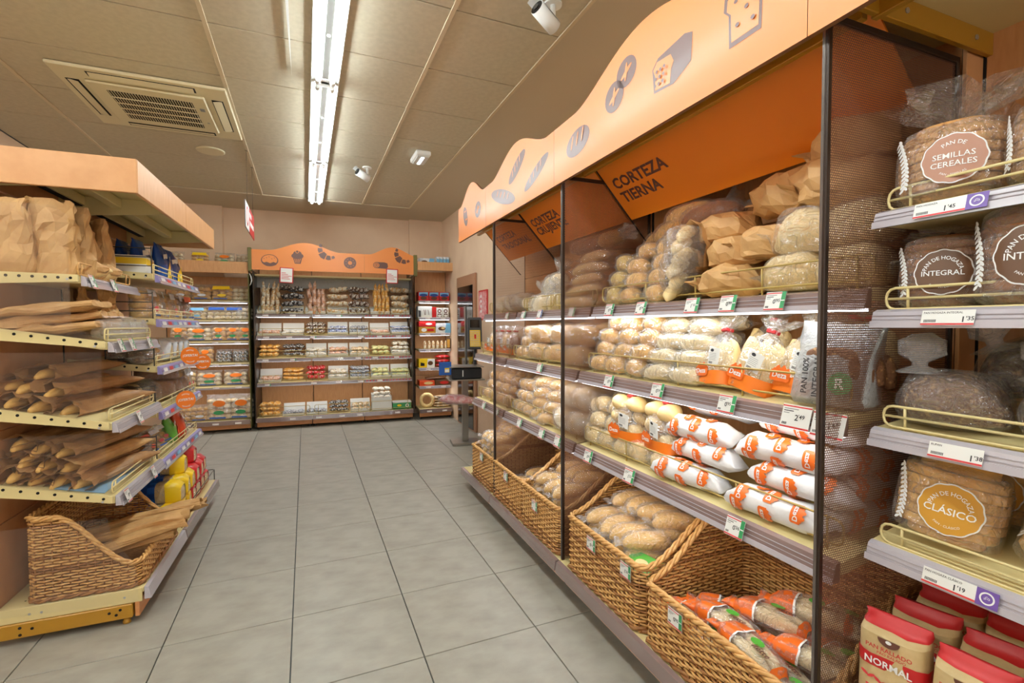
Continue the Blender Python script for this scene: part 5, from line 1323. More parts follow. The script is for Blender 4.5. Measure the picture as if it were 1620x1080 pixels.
# sandwich loaves in chequered wrappers at the foot
m = bpy.data.materials.new('chequer_blue'); m.use_nodes = True
nt = m.node_tree; bs = nt.nodes['Principled BSDF']; bs.inputs['Roughness'].default_value = .3
tc = nt.nodes.new('ShaderNodeTexCoord'); ck = nt.nodes.new('ShaderNodeTexChecker'); ck.inputs['Scale'].default_value = 28
ck.inputs['Color1'].default_value = rgb(30, 96, 190); ck.inputs['Color2'].default_value = rgb(20, 70, 150)
nt.links.new(tc.outputs['Object'], ck.inputs['Vector']); nt.links.new(ck.outputs['Color'], bs.inputs['Base Color']); MATS['chequer_blue'] = m
yb = [box_loaf(.27, .115, .115, 'crumb', 'chequer_blue', 'foil_yellow', 70), box_loaf(.27, .115, .115, 'crumb', 'chequer_blue', 'foil_red', 71)]
for k, (u, v, l, t) in enumerate(((3.44, .93, 0, 0), (3.57, .93, 0, 0), (3.70, .93, 0, 0), (3.83, .93, 0, 1), (3.96, .93, 0, 1), (4.09, .93, 0, 1), (4.22, .93, 0, 1), (3.50, .92, 1, 0), (3.63, .92, 1, 0), (3.76, .92, 1, 0), (3.89, .92, 1, 1), (4.02, .92, 1, 1), (4.15, .93, 1, 1), (3.70, .95, 2, 0), (3.96, .95, 2, 1))):
    PL(yb[t], 'sandwich_loaf', 'sandwich loaf in a blue chequered wrapper with a %s end' % ('yellow', 'red')[t], 'bread', 'chequered loaves with %s ends' % ('yellow', 'red')[t], u, v, .16+.118*l, -PI/2+R0.uniform(-.1, .1), 0, .0)
b = MB(); b.tube([(3.33, .765, .16), (3.33, .765, .24), (4.29, .765, .24), (4.29, .765, .16)], .003, 'dark_wire', 6); b.tube([(4.29, .77, .24), (4.29, 1.1, .24), (4.29, 1.1, .45), (4.29, .95, .45)], .003, 'dark_wire', 6)
single('wire_guard', b, 'dark wire guard in front of the chequered sandwich loaves', 'rack', FL)
# round orange offer signs
def offer(u, v, z, lab):
    r = thing('offer_sign', lab, 'sign', FL @ T(u, v, z, -.1, 0, -.95))
    b = MB(); b.prism([(x, y) for x, y in ell(0, 0, .058, .058, 40)[0]], 0, .0015, 'orange', 1); link('disc', b.mesh('disc'), r)
    b = MB(); f = lambda x, y: (x, -.0008, y)
    b.flat(text('¡OFERTA!', .022, 0, 0, .02), f, 'white'); b.flat(arc_text('PRECIOS', .012, .038, PI/2, .01), f, 'white'); b.flat(arc_text('NARANJA', .012, .044, -PI/2, .01, True), f, 'white')
    link('lettering', b.mesh('lettering'), r)
offer(3.80, .80, 1.150, 'round orange OFERTA sign on the shelf of pale sandwich loaves')
offer(3.66, .80, .873, 'round orange OFERTA sign on the shelf of the dark crusted loaf')
offer(4.22, .81, 1.08, 'round orange OFERTA sign half hidden at the far end of the gondola')
# ================================================================== back wall goods
PB = lambda *a, **k: put(FB, *a, **k)
mat('pk_sand', (222, 178, 118), .3, (246, 236, 216), 45, mixlo=.45, mixhi=.6); mat('pk_dark', (72, 64, 62), .25, (214, 212, 210), 50, mixlo=.52, mixhi=.62); mat('pk_silver', (196, 198, 204), .25, (120, 118, 124), 50, mixlo=.5, mixhi=.62)
mat('pk_gold', (226, 160, 62), .3, (246, 220, 170), 40, mixlo=.5, mixhi=.65); mat('pk_white', (240, 234, 222), .3, (214, 192, 160), 45, mixlo=.5, mixhi=.65); mat('pk_red', (206, 34, 40), .3, (246, 236, 230), 45, mixlo=.58, mixhi=.66)
mat('pk_green', (196, 206, 150), .3, (240, 226, 160), 45, mixlo=.45, mixhi=.6); mat('pk_pink', (236, 206, 190), .3, (220, 160, 120), 45, mixlo=.45, mixhi=.6); mat('pk_choc', (104, 74, 54), .3, (232, 226, 216), 50, mixlo=.5, mixhi=.6); mat('pk_blue', (206, 212, 228), .3, (110, 120, 170), 50, mixlo=.5, mixhi=.6)
def pillow(L, W, H, m, seed):
    s = [(-L/2, 0, H*.5, W*.95, .003, 2, 0, 5, .002), (-L/2+.012, 0, H*.5, W*.8, H*.4, 2.2, 0, 5, .003), (-L*.25, 0, H*.5, W, H*.95, 2.3, 0, 5, .004), (0, 0, H*.5, W*1.02, H, 2.3, .02, 5, .004), (L*.25, 0, H*.5, W, H*.95, 2.3, 0, 5, .004), (L/2-.012, 0, H*.5, W*.8, H*.4, 2.2, 0, 5, .003), (L/2, 0, H*.5, W*.95, .003, 2, 0, 5, .002)]
    b = MB(); b.sweep(s, m, 10, seed=seed)
    return [('pack', b.mesh('pack'), None)]
PK = {}
def pk(m, kind):
    key = (m, kind)
    if key not in PK:
        d = {'bar': (.125, .055, .04), 'round': (.095, .08, .05), 'block': (.10, .07, .046)}[kind]
        PK[key] = [pillow(*d, m, k) for k in range(2)]
    return PK[key]
def tray(u, w, z, v0, d, h, label, m='white_card', flap=.09, tilt=.10):
    r = thing('pastry_tray', label, 'box', FB @ T(u, v0, z, tilt, 0, 0))
    b = MB(); t = .003
    b.box((-w/2, 0, 0), (w/2, d, t), m); b.box((-w/2, 0, 0), (-w/2+t, d, h), m); b.box((w/2-t, 0, 0), (w/2, d, h), m); b.box((-w/2, d-t, 0), (w/2, d, h), m); b.box((-w/2, 0, 0), (w/2, t, h*.75), m)
    link('tray', b.mesh('tray'), r)
    if flap:
        b = MB(); b.prism([(d, h), (d+.035, h+flap), (d+.032, h+flap), (d-.003, h)], -w/2, w/2, m, 0); link('lid_flap', b.mesh('lid_flap'), r)
nm = {'pk_sand': 'sandy', 'pk_dark': 'dark', 'pk_silver': 'silver', 'pk_gold': 'golden', 'pk_white': 'white', 'pk_red': 'red', 'pk_green': 'greenish', 'pk_pink': 'pinkish', 'pk_choc': 'chocolate brown', 'pk_blue': 'bluish silver'}
rown = ['topmost pastry shelf', 'second pastry shelf', 'third pastry shelf', 'fourth pastry shelf', 'bottom pastry shelf']
ordn = ['at the bun unit end', 'second from the bun unit', 'third from the bun unit', 'in the middle', 'third from the cake boxes', 'second from the cake boxes', 'at the cake box end']
rows = [
    (1.502, [('pk_sand', 'bar', 1, 4), ('pk_dark', 'block', 1, 4), ('pk_pink', 'bar', 1, 4), ('pk_sand', 'block', 1, 4), ('pk_choc', 'round', 1, 4), ('pk_gold', 'bar', 1, 4), ('pk_sand', 'round', 1, 4)]),
    (1.214, [('pk_pink', 'bar', 1, 1), ('pk_white', 'bar', 1, 1), ('pk_choc', 'block', 0, 3), ('pk_blue', 'block', 1, 2), ('pk_silver', 'block', 1, 2), ('pk_pink', 'bar', 1, 1), ('pk_blue', 'bar', 1, 2)]),
    (.917, [('pk_gold', 'block', 0, 3), ('pk_dark', 'bar', 0, 3), ('pk_white', 'bar', 1, 2), ('pk_pink', 'block', 1, 2), ('pk_sand', 'block', 1, 2), ('pk_green', 'round', 0, 2), ('pk_white', 'round', 1, 3)]),
    (.594, [('pk_pink', 'block', 1, 1), ('pk_gold', 'bar', 0, 3), ('pk_red', 'round', 0, 3), ('pk_white', 'round', 1, 2), ('pk_silver', 'bar', 1, 3), ('pk_green', 'round', 1, 2), ('pk_green', 'bar', 1, 2)]),
    (.158, [('pk_gold', 'round', 0, 3), ('pk_silver', 'bar', 1, 1), ('pk_silver', 'block', 1, 1), ('pk_dark', 'block', 0, 3), ('pk_sand', 'block', 1, 2), ('pk_white', 'round', 2, 3), (None, None, 3, 0)]),
]
cw = [(.0, .29), (.29, .575), (.575, .86), (.86, 1.145), (1.145, 1.43), (1.43, 1.715), (1.715, 1.99)]
for ri, (z, bins) in enumerate(rows):
    base_v = .15 if ri < 4 else .05
    for ci, (m_, kind, box, lay) in enumerate(bins):
        a, c = cw[ci]; uc = (a+c)/2; w = c-a-.02
        sl = .13
        zz = lambda v: z+(v-.10)*sl if ri < 4 else z
        where = '%s, %s' % (rown[ri], ordn[ci])
        if box == 3:
            b = MB(); b.box((-.13, 0, 0), (.13, .18, .1), 'green', .003); b.box((-.131, -.001, .085), (.131, .181, .101), 'white_card')
            r = spawn([('carton', b.mesh('carton'), None)], 'carton', 'closed green and white carton on the bottom pastry shelf', 'box', FB @ T(uc, .05, z+.003))
            b = MB(); b.flat(ell(.07, .045, .026, .026), lambda x, y: (x, -.002, y), 'white'); b.flat(ell(.07, .045, .014, .014, 8), lambda x, y: (x, -.003, y), 'green'); b.flat(ell(-.04, .05, .03, .016), lambda x, y: (x, -.002, y), 'yellow'); link('print', b.mesh('print'), r)
            continue
        h0 = 0
        if box == 2:
            b = MB(); b.box((-.135, 0, 0), (.135, .2, .14), 'white_card', .002); spawn([('carton', b.mesh('carton'), None)], 'carton', 'plain white carton carrying a tray of white rounds on the bottom pastry shelf', 'box', FB @ T(uc, .05, z+.003)); h0 = .14
        if box:
            tray(uc, w, zz(base_v)+.003+h0, base_v, .20, .05 if lay > 1 else .035, '%s cardboard tray on the %s' % ('white' if m_ != 'pk_gold' or ri else 'red edged', where), 'white_card', .10 if lay < 3 else .03, .12 if ri < 4 else 0)
        cols = 4 if ri == 0 else 3
        lab = 'small %s wrapped cake on the %s' % (nm[m_], where)
        step = {'bar': .048, 'round': .055, 'block': .046}[kind]
        for l in range(lay):
            nr = 2 if (ri and l == lay-1) else 1
            for j in range(nr):
                for i in range(cols):
                    u = a+.03+(w-.04)*(i+.5)/cols+R0.uniform(-.008, .008)
                    if ri == 0: v = .155+.05*l+R0.uniform(-.01, .01); z_ = zz(v)+.012+.098*l+R0.uniform(-.012, .012)
                    else: v = base_v+.055+.085*j+.02*l; z_ = zz(v)+.012+h0+step*l+R0.uniform(0, .006)
                    up = kind == 'bar' and ri == 0
                    PB(R0.choice(pk(m_, kind)), 'wrapped_cake', lab, 'cake', lab, u, v, z_+(.05 if up else 0), R0.uniform(-.5, .5) if not up else R0.uniform(-.3, .3), (-.7 if ri == 0 else R0.uniform(-.3, .1)), PI/2+R0.uniform(-.25, .25) if up else R0.uniform(-.3, .3), 1.15 if ri == 0 else 1)
# bun unit
bags = {
    'plain': bun_bag(.21, .13, .19, 'bread_gold', None, 'foil_white', 80), 'yellow': bun_bag(.23, .13, .19, 'bread_gold', 'foil_yellow', 'foil_yellow', 81), 'white': bun_bag(.2, .13, .18, 'bread_flour', None, None, 82),
    'lblue': bun_bag(.19, .12, .16, 'bread_white', 'light_blue', 'light_blue', 83), 'blue': bun_bag(.21, .12, .17, 'bread_white', 'foil_blue', None, 84), 'green': bun_bag(.16, .12, .20, 'bread_gold', None, 'green', 85, 2, 3),
    'dark': bun_bag(.17, .12, .16, 'pk_dark', None, None, 86), 'big': bun_bag(.28, .14, .20, 'bread_flour', None, 'green', 87, 3, 3), 'bigger': bun_bag(.27, .16, .30, 'bread_flour', None, 'green', 88, 3, 4), 'sugar': bun_bag(.2, .13, .2, 'bread_pale', 'foil_white', None, 89)}
words = {'plain': 'clear bag of golden buns', 'yellow': 'bag of golden buns with yellow panel', 'white': 'clear bag of floury buns', 'lblue': 'bag of white buns with pale blue panel', 'blue': 'bag of white buns with deep blue panel', 'green': 'tall bag of buns with green badge', 'dark': 'clear bag of dark silvery cakes', 'big': 'wide bag of floury buns with green badge', 'bigger': 'huge bag of floury buns with green badge', 'sugar': 'clear bag of pale sugared buns'}
for (z, where, lst) in ((1.672, 'upper shelf', (('plain', -.83), ('plain', -.61), ('yellow', -.385), ('white', -.17))), (1.422, 'second shelf', (('lblue', -.85), ('lblue', -.66), ('blue', -.45), ('blue', -.25), ('white', -.14))), (1.154, 'third shelf', (('green', -.87), ('big', -.65), ('green', -.43), ('green', -.27), ('green', -.13))),
                        (.876, 'fourth shelf', (('green', -.76), ('green', -.58), ('dark', -.38), ('dark', -.19))), (.582, 'fifth shelf', (('sugar', -.80), ('big', -.55), ('big', -.25))), (.153, 'bottom shelf', (('plain', -.84), ('plain', -.65), ('bigger', -.43), ('bigger', -.18))), (2.124, 'top', (('white', -.88), ('yellow', -.62), ('big', -.35), ('white', -.14)))):
    for k, (kd, u) in enumerate(lst):
        s = 1.0 if z < 2 else .8
        PB(bags[kd], 'bag_of_buns', '%s on the %s of the bun unit' % (words[kd], where), 'bread', '%s bags on the %s' % (kd, where), u, .18 if z > .3 else .12, z+.003, R0.uniform(-.12, .12), -.08, 0, s*(.93 if kd == 'big' else 1))
# cake boxes in the corner unit
def carton(w, d, h, m, prints):
    b = MB(); b.box((-w/2, 0, 0), (w/2, d, h), m, .002); tp = [('carton', b.mesh('carton'), None)]
    b = MB()
    for k, (sh, mm) in enumerate(prints): b.flat(sh, lambda x, y: (x*w, -.0006*(k+1), y*h), mm)
    if b.f: tp.append(('print', b.mesh('print'), None))
    return tp
cake = lambda: [(ell(0, .35, .3, .22), 'disc_brown'), (ell(-.1, .75, .36, .14), 'navy')]
redblue = carton(.145, .2, .13, 'foil_red', [(pol((-.45, .52), (.45, .56), (.45, .95), (-.45, .92)), 'light_blue'), (ell(0, .62, .4, .16), 'navy'), (ell(0, .28, .32, .18), 'disc_brown')])
PBx = lambda tp, lab, u, z, rz=0, g=None, v=.05, s=1, ry=0: PB(tp, 'cake_carton', lab, 'box', g, u, v, z+.003, rz, 0, ry, s)
for k in range(3): PBx(redblue, 'red and blue cake carton on the upper shelf of the corner unit', 2.17+.152*k, 1.70, 0, 'red and blue cartons')
vw = carton(.2, .2, .16, 'white_card', [(pol((-.1, .7), (-.06, .7), (.0, .25), (-.03, .2)), 'brown_print'), (pol((.08, .7), (.04, .7), (.0, .25), (.03, .2)), 'brown_print'), (pol((.22, .7), (.18, .7), (.26, .25), (.3, .2)), 'brown_print'), (pol((-.48, .05), (-.3, .05), (-.3, .6), (-.48, .65)), 'grey_plastic')])
PBx(vw, 'white carton with brown strokes on the second shelf of the corner unit', 2.19, 1.46)
oo = carton(.085, .2, .14, 'white_card', [(ell(0, .66, .34, .2), 'brown_print'), (ell(0, .66, .18, .1), 'white'), (pol((-.4, .05), (.4, .05), (.3, .4), (-.3, .4)), 'brown_print'), (ell(0, .18, .3, .12), 'white')])
for k in range(2): PBx(oo, 'slim white carton with brown loops on the second shelf of the corner unit', 2.40+.092*k, 1.46, 0, 'slim cartons')
PBx(carton(.06, .2, .15, 'foil_red', []), 'narrow red carton between white cartons on the second shelf', 2.323, 1.46)
PBx(carton(.24, .2, .075, 'foil_red', [(ell(.1, .5, .2, .22), 'white')]), 'flat red carton lying on the gold carton in the corner unit', 2.22, 1.328)
PBx(carton(.24, .2, .088, 'disc_gold', [(ell(-.2, .5, .16, .3), 'white'), (pol((0, .3), (.4, .3), (.4, .7), (0, .7)), 'foil_red')]), 'flat gold carton under the red one in the corner unit', 2.22, 1.235)
PBx(carton(.22, .2, .14, 'foil_white', [(pol((.1, 0), (.5, 0), (.5, 1), (.2, 1)), 'light_blue'), (ell(-.1, .45, .25, .2), 'disc_brown'), (ell(-.02, .5, .12, .12), 'crumb')]), 'white and blue carton with a cake picture in the corner unit', 2.455, 1.235)
for k in range(6): PB(pk('pk_sand', 'bar')[k % 2], 'wrapped_cake', 'upright sandy biscuit pack on the fourth shelf of the corner unit', 'cake', 'biscuit packs in the corner', 2.17+.062*k, .08, 1.06, 0, -.3, PI/2)
PBx(carton(.065, .12, .15, 'disc_brown', [(pol((-.3, .1), (.3, .1), (.3, .9), (-.3, .9)), 'disc_gold')]), 'upright brown biscuit carton on the fourth shelf of the corner unit', 2.53, 1.005, -.3)
PBx(carton(.23, .2, .125, 'foil_yellow', [(pol((.0, 0), (.5, 0), (.5, 1), (.05, 1)), 'white'), (ell(.22, .5, .16, .25), 'disc_brown'), (pol((-.4, .2), (-.15, .2), (-.15, .5), (-.4, .6)), 'black')]), 'yellow and white carton on the fifth shelf of the corner unit', 2.21, .735)
for k, z in enumerate((.74, .80, .86)): PB(pillow(.2, .16, .055, 'pk_red', 90+k), 'cake_bag', 'red flat cake bag stacked beside the yellow carton', 'cake', 'red cake bags', 2.45, .14, z, .1*k)
for k, u in enumerate((2.21, 2.44)): PBx(carton(.22, .2, .075, ('foil_orange', 'disc_brown')[k], [(ell(.1, .5, .3, .3), ('crumb', 'foil_red')[k])]), '%s flat carton on the sixth shelf of the corner unit' % ('orange', 'brown and red')[k], u, .47)
PB(pillow(.3, .16, .05, 'disc_brown', 95), 'cake_bag', 'flat brown cake bag lying on the cartons of the sixth shelf', 'cake', None, 2.35, .14, .55)
b = MB(); b.tube([(.085*math.cos(a), 0, .105+.085*math.sin(a)) for a in [2*PI*k/20 for k in range(20)]], .026, 'crumb', 10, True); PB([('ring', b.mesh('ring'), None)], 'bread_ring', 'pale bread ring standing at the foot of the corner unit', 'bread', None, 2.21, .08, .155, -.2)
for k in range(4): PB(pillow(.24, .18, .04, 'pk_sand', 96+k), 'wafer_bag', 'flat bag of wafers stacked beside the bread ring', 'cake', 'wafer bags', 2.43, .1, .156+.04*k, .06*k)
PBx(carton(.22, .14, .09, 'foil_white', [(pol((.1, 0), (.5, 0), (.5, 1), (.2, 1)), 'light_blue'), (ell(-.15, .45, .2, .2), 'disc_brown')]), 'white and blue carton lying on top of the corner unit', 2.22, 2.22)
for k in range(4): PBx(carton(.04, .14, .12, 'foil_white', [(pol((-.5, 0), (.5, 0), (.5, .7), (-.5, .8)), 'light_blue')]), 'slim white and blue carton standing on top of the corner unit', 2.385+.048*k, 2.22, 0, 'slim blue cartons on top')
# ================================================================== price tags
def tag_mesh(price, w, h, bar):
    b = MB(); b.box((-w/2, -.0006, -h/2), (w/2, .0006, h/2), 'white_card'); card = b.mesh('card')
    b = MB(); b.box((-w/2, -.0010, h*.40), (w*.36 if bar else w/2, -.0006, h*.455), 'red_tag'); top = b.mesh('red_stripe')
    b = MB(); b.box((-w/2, -.0010, -h*.48), (w/2, -.0006, -h*.41), 'red_tag'); bot = b.mesh('red_stripe')
    out = [('card', card, None), ('red_stripe', top, None), ('red_stripe', bot, None)]
    if bar:
        b = MB(); b.box((w*.30, -.0011, -h*.40), (w*.5, -.0006, h*.5), bar); b.box((w*.31, -.0014, .0), (w*.49, -.0011, h*.05), 'white'); out.append(('colour_bar', b.mesh('colour_bar'), None))
    if price:
        b = MB(); a, c = price.split("'")
        b.flat(text(a, h*.34, -w*.02 if bar else w*.04, -.02*h, .015), lambda x, y: (x, -.0014, y), 'text_dark'); b.flat(text("'"+c, h*.24, w*(.04 if bar else .10), .03*h, .012, align='L'), lambda x, y: (x, -.0014, y), 'text_dark')
        out.append(('price', b.mesh('price'), None))
    b = MB()
    for k, ww in enumerate((.5, .34, .2)): b.box((-w*.44, -.0010, h*(.30-.09*k)), (-w*.44+w*ww, -.0006, h*(.335-.09*k)), 'text_dark' if k == 1 else 'text_grey')
    for k in range(6): b.box((-w*.44+k*w*.03, -.0010, -h*.36), (-w*.44+k*w*.03+w*.016, -.0006, -h*.26), 'text_dark')
    out.append(('small_print', b.mesh('small_print'), None))
    b = MB(); b.box((-w/2-.004, .0006, -h/2-.003), (w/2+.004, .0016, h/2+.010), 'acrylic'); out.append(('clear_holder', b.mesh('clear_holder'), None))
    return out
TC = {}
def price_tag(F, u, v, z, price, lab, w=.068, h=.058, bar='green', rx=-.28, rz=0, ry=0):
    key = (price, w, h, bar)
    if key not in TC: TC[key] = tag_mesh(price, w, h, bar)
    spawn(TC[key], 'price_tag', lab, 'price tag', F @ T(u, v, z, rx, ry, rz), 'shelf price tags')
for (u, p, n) in ((-1.961, "0'70", 'yellowish rolls'), (-1.719, "0'74", 'golden rolls of the top shelf'), (-1.414, "1'10", 'windowed kraft bags'), (-1.245, "0'99", 'crumpled kraft bags'), (-1.063, "0'95", 'large white loaf')):
    price_tag(FR, u, 1.285, 1.418, p, "price tag reading %s with green bar below the %s" % (p, n))
for (u, p, n) in ((-1.838, "0'70", 'golden oval rolls'), (-1.504, "0'39", 'long pale rolls'), (-1.165, "0'95", 'clear bags with red clips')):
    price_tag(FR, u, 1.203, 1.095, p, "price tag reading %s with green bar below the %s" % (p, n))
price_tag(FR, -.925, 1.203, 1.095, "2'49", "large price tag reading 2'49 without a green bar", .085, .066, None)
price_tag(FR, -.835, 1.203, 1.09, "1'65", "large price tag reading 1'65 behind the punched screen", .085, .066, None)
for (u, p, n) in ((-1.982, "0'42", 'pale round rolls'), (-1.655, "1'33", 'clear Deza bags'), (-1.108, "0'36", 'white Deza paper bags')):
    price_tag(FR, u, 1.183, .722, p, "price tag reading %s with green bar below the %s" % (p, n))
for (u, v, z, n) in ((-2.33, 1.285, 1.415, 'top shelf under CORTEZA CRUJIENTE beside the screen'), (-3.0, 1.285, 1.415, 'top shelf under CORTEZA CRUJIENTE far end'), (-2.567, 1.203, 1.095, 'middle shelf under CORTEZA CRUJIENTE'), (-2.30, 1.183, .722, 'bottom shelf under the floury loaves'), (-2.50, 1.183, .722, 'bottom shelf under the demi baguettes'), (-2.83, 1.183, .722, 'bottom shelf under the small rolls'),
                     (-3.30, 1.285, 1.415, 'top shelf under CORTEZA TRADICIONAL'), (-3.37, 1.203, 1.095, 'middle shelf under CORTEZA TRADICIONAL'), (-3.25, 1.183, .722, 'bottom shelf under CORTEZA TRADICIONAL'), (-3.55, 1.183, .722, 'bottom shelf at the end of the bread row')):
    price_tag(FR, u, v, z, None, 'small price tag on the %s' % n)
price_tag(FR, -2.736, 1.283, 1.415, None, 'dark teal tag on the top shelf under CORTEZA CRUJIENTE', .068, .058, 'navy')
for (u, z, p, n) in ((-1.29, .345, "0'95", 'basket of orange packs'), (-1.576, .375, "1'20", 'full basket beside the green card'), (-1.836, .37, "0'16", 'full basket near the screen'), (-2.444, .33, None, 'basket against the punched screen'), (-2.892, .365, None, 'half empty basket'), (-3.393, .365, None, 'heaped basket')):
    price_tag(FR, u, 1.112, z, p, 'price tag%s hanging on the front of the %s' % (' reading '+p if p else '', n), rx=-.02)
# tags of the near loaf shelves lie in the rail
def rail_tag(u, z, name, price, eco):
    w, h = .095, .034
    r = thing('price_tag', 'rail price tag reading %s %s' % (name, price), 'price tag', FR @ T(u, 1.2545, z, -.27, 0, 0), 'rail price tags')
    b = MB(); b.box((-w/2, -.0006, -h/2), (w/2, 0, h/2), 'white_card'); link('card', b.mesh('card'), r)
    b = MB(); b.box((-w/2, -.0010, -h*.48), (w/2, -.0006, -h*.36), 'red_tag'); link('red_stripe', b.mesh('red_stripe'), r)
    b = MB(); b.flat(text(name, .0062, -w*.46, h*.33, .01, align='L'), lambda x, y: (x, -.001, y), 'text_dark')
    a, c = price.split("'"); x0 = w*(.12 if eco else .30)
    b.flat(text(a, .017, x0, -.004, .02), lambda x, y: (x, -.001, y), 'text_dark'); b.flat(text("'"+c, .012, x0+.005, -.002, .02, align='L'), lambda x, y: (x, -.001, y), 'text_dark')
    for k in range(9): b.box((-w*.44+k*.0026, -.0010, -.010), (-w*.44+k*.0026+.0014, -.0006, -.004), 'text_dark')
    link('lettering', b.mesh('lettering'), r)
    if eco:
        b = MB(); b.box((w*.5, -.0008, -h/2), (w*.5+.036, 0, h/2), 'purple'); b.flat(ring(w*.5+.018, 0, .0095, .0125, 24), lambda x, y: (x, -.0012, y), 'white'); b.flat(arc_text('ECO', .006, .003, PI/2, .01), lambda x, y: (x+w*.5+.018, -.0012, y-.001), 'white'); link('purple_badge', b.mesh('purple_badge'), r)
rail_tag(-.635, 1.600, 'PAN HOGAZA', "1'45", True); rail_tag(-.615, 1.361, 'PAN HOGAZA INTEGRAL', "1'35", False); rail_tag(-.595, 1.072, 'RUPAN', "1'38", False); rail_tag(-.600, .788, 'PAN HOGAZA CLÁSICO', "1'19", True)
# left gondola tags
for (u, v, z, n) in ((2.69, .925, 1.545, 'near end of the top shelf of kraft bags'), (2.93, .925, 1.545, 'middle of the top shelf of kraft bags'), (2.70, .832, 1.262, 'near end of the second shelf'), (2.84, .832, 1.262, 'middle of the second shelf'), (3.10, .832, 1.262, 'far end of the second shelf'), (2.90, .828, .90, 'third shelf'), (2.70, .825, .572, 'near end of the lowest shelf'), (3.08, .825, .572, 'far end of the lowest shelf')):
    price_tag(FL, u, v, z, "0'75" if v > .9 else "0'95", 'white price tag on the %s%s' % (n, '' if 'kraft' in n else ' of kraft bagged bread'), .05, .062, None if z < 1 else 'green', -.3)
# small shelf edge tags on the back wall
k = 0
for ri, (z, v) in enumerate(((1.482, .068), (1.194, .068), (.897, .068), (.574, .068), (.127, -.034))):
    for ci, u in enumerate((.12, .42, .72, 1.02, 1.28, 1.52, 1.80)):
        if (ri+ci) % 5 == 4: continue
        price_tag(FB, u+.03*math.sin(ri*3+ci), v, z, None, 'tiny white shelf edge tag on the %s' % rown[ri], .07, .028, 'green' if (ri*7+ci) % 6 == 3 else None, -.2)
for z in (1.655, 1.405, 1.137, .859, .565, .12):
    for u in (-.75, -.45, -.2): price_tag(FB, u, .04 if z > .2 else -.034, z, None, 'tiny white shelf edge tag on the bun unit', .07, .026, None, -.2)
for z in (1.685, 1.445, 1.22, .99, .72, .455, .12):
    for u in (2.22, 2.44): price_tag(FB, u, -.01 if z > .2 else -.075, z, None, 'tiny white shelf edge tag on the corner unit', .07, .026, None, -.2)

# ================================================================== corner: mirror, sign, scales
r = thing('mirror_cabinet', 'tall dark glass door in a brown frame on the side wall', 'door', T(1.968, 6.09, 0))
b = MB(); b.box((-.03, -.39, .0), (0, .39, 2.0), 'mirror_frame', .004); link('frame', b.mesh('frame'), r)
b = MB(); b.box((-.036, -.31, .02), (-.03, .33, 1.86), 'black_glass'); link('glass', b.mesh('glass'), r)
b = MB(); b.box((-.05, -.05, .1), (-.036, -.02, 1.6), 'steel', .003); link('handle', b.mesh('handle'), r)
r = thing('wall_notice', 'narrow red notice in a red frame on the side wall', 'sign', T(1.968, 5.46, 1.41))
b = MB(); b.box((-.012, -.155, 0), (0, .155, .36), 'red', .008); link('frame', b.mesh('frame'), r)
b = MB(); b.box((-.014, -.13, .02), (-.012, .13, .34), 'pink_pack')
for k in range(4): b.box((-.015, .03, .09+.06*k), (-.014, .08, .12+.06*k), 'white')
link('sheet', b.mesh('sheet'), r)
r = thing('shop_scale', 'black shop scale on a steel pillar with a tilted display', 'scale', T(1.66, 5.25, 0, 0, 0, -.15))
b = MB(); b.box((-.16, -.12, 0), (.16, .12, .03), 'steel', .005); link('foot_plate', b.mesh('foot_plate'), r)
b = MB(); b.box((-.035, -.03, .03), (.035, .03, .735), 'steel', .004); link('pillar', b.mesh('pillar'), r)
b = MB(); b.box((-.2, -.17, .735), (.2, .17, .75), 'steel', .003); link('shelf_plate', b.mesh('shelf_plate'), r)
b = MB(); b.box((-.17, -.15, .75), (.17, .15, .875), 'black_plastic', .012); b.box((-.05, -.152, .78), (-.04, -.15, .85), 'white_card'); bo = link('body', b.mesh('body'), r)
b = MB(); b.box((-.19, -.17, .88), (.19, .17, .89), 'steel', .003); link('weighing_plate', b.mesh('weighing_plate'), r)
b = MB(); b.tube([(.14, .12, .87), (.14, .12, 1.1)], .02, 'black_plastic', 10); link('display_post', b.mesh('display_post'), r)
Q = T(.13, .06, 1.07, -.12, 0, 0)
b = MB(); b.box((-.085, -.025, 0), (.085, .025, .37), 'grey_plastic', .012); dh = link('display_head', b.mesh('display_head'), r, Q)
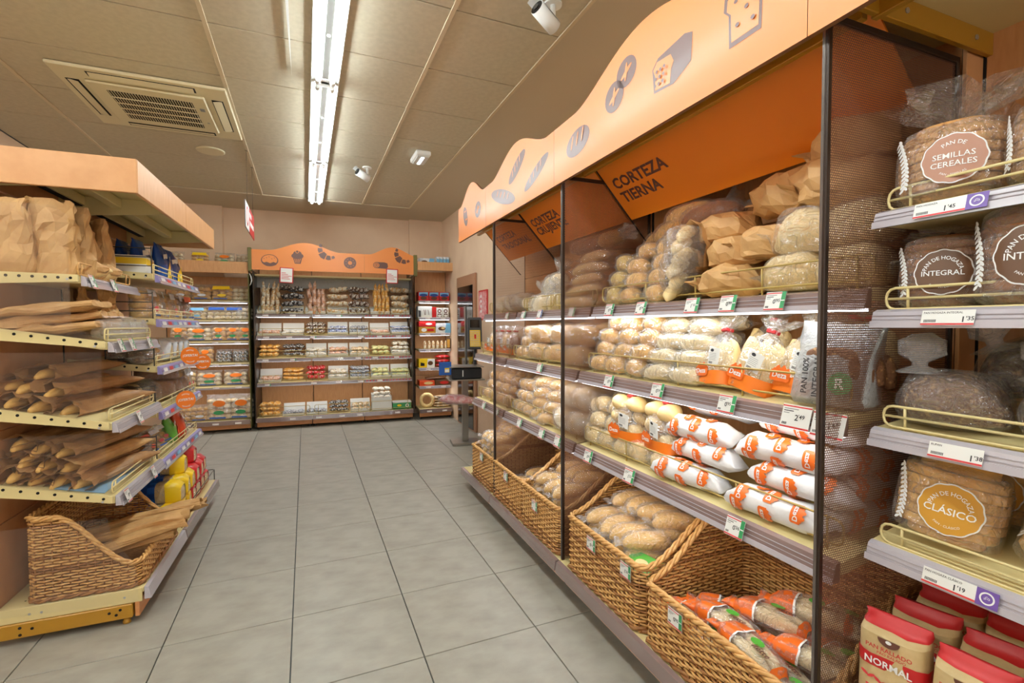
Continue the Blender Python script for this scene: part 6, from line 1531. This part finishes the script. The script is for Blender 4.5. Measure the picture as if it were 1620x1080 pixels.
b = MB(); b.box((-.055, -.028, .25), (.055, -.025, .34), 'black_glass'); link('screen', b.mesh('screen'), dh)
b = MB(); b.box((-.06, -.028, .03), (.06, -.025, .22), 'foil_yellow')
for i in range(5):
    for j in range(7): b.box((-.055+.022*i, -.030, .036+.026*j), (-.037+.022*i, -.028, .056+.026*j), 'crumb_bag')
b.box((-.01, -.031, .12), (.012, -.030, .17), 'foil_red'); link('keypad', b.mesh('keypad'), dh)
b = MB(); b.box((-.068, -.012, 0), (.068, .0, .145), 'blue', .004); b.box((-.005, -.014, .03), (.045, -.012, .08), 'yellow'); b.box((.0, -.015, .035), (.04, -.014, .065), 'white')
single('label_box', b, 'blue plastic holder clipped to the side of the shop scale', 'holder', T(1.405, 5.16, .80, 0, 0, -.1))
b = MB(); b.sweep([(-.17, 0, .05, .13, .03, 2.4, .05, 5, .01), (-.1, 0, .055, .16, .08, 2.6, .04, 5, .012), (.05, 0, .05, .17, .085, 2.6, .04, 5, .012), (.17, 0, .045, .14, .05, 2.4, .06, 5, .012)], 'pink_pack', 16, seed=8); bag_in = b.mesh('carrier_bags')
b = MB(); b.sweep([(-.19, 0, .05, .14, .02, 2.2, .08, 5, .01), (-.1, 0, .055, .18, .095, 2.6, .04, 5, .012), (.05, 0, .05, .19, .10, 2.6, .04, 5, .012), (.19, 0, .045, .16, .03, 2.2, .08, 5, .012)], 'film', 16, seed=9)
b2 = MB(); b2.tube([(-.17, 0, .07), (-.24, 0, .075)], .006, 'steel', 6)
spawn([('carrier_bags', bag_in, None), ('plastic_wrap', b.mesh('plastic_wrap'), None), ('hook', b2.mesh('hook'), None)], 'bag_bundle', 'bundle of red and white carrier bags hanging below the shop scale', 'bag', T(1.53, 5.12, .47, 0, .08, -.1, 1.12))
b = MB(); b.box((1.66, 5.24, .56), (1.70, 5.26, .58), 'black_plastic')
b = MB(); b.prism([(1.15, .06), (1.6, .06), (1.6, .62), (1.35, .62), (1.22, .45)], -3.90, -3.897, 'acrylic', 0); single('end_guard', b, 'curved clear acrylic guard beside the heaped basket', 'guard', FR)
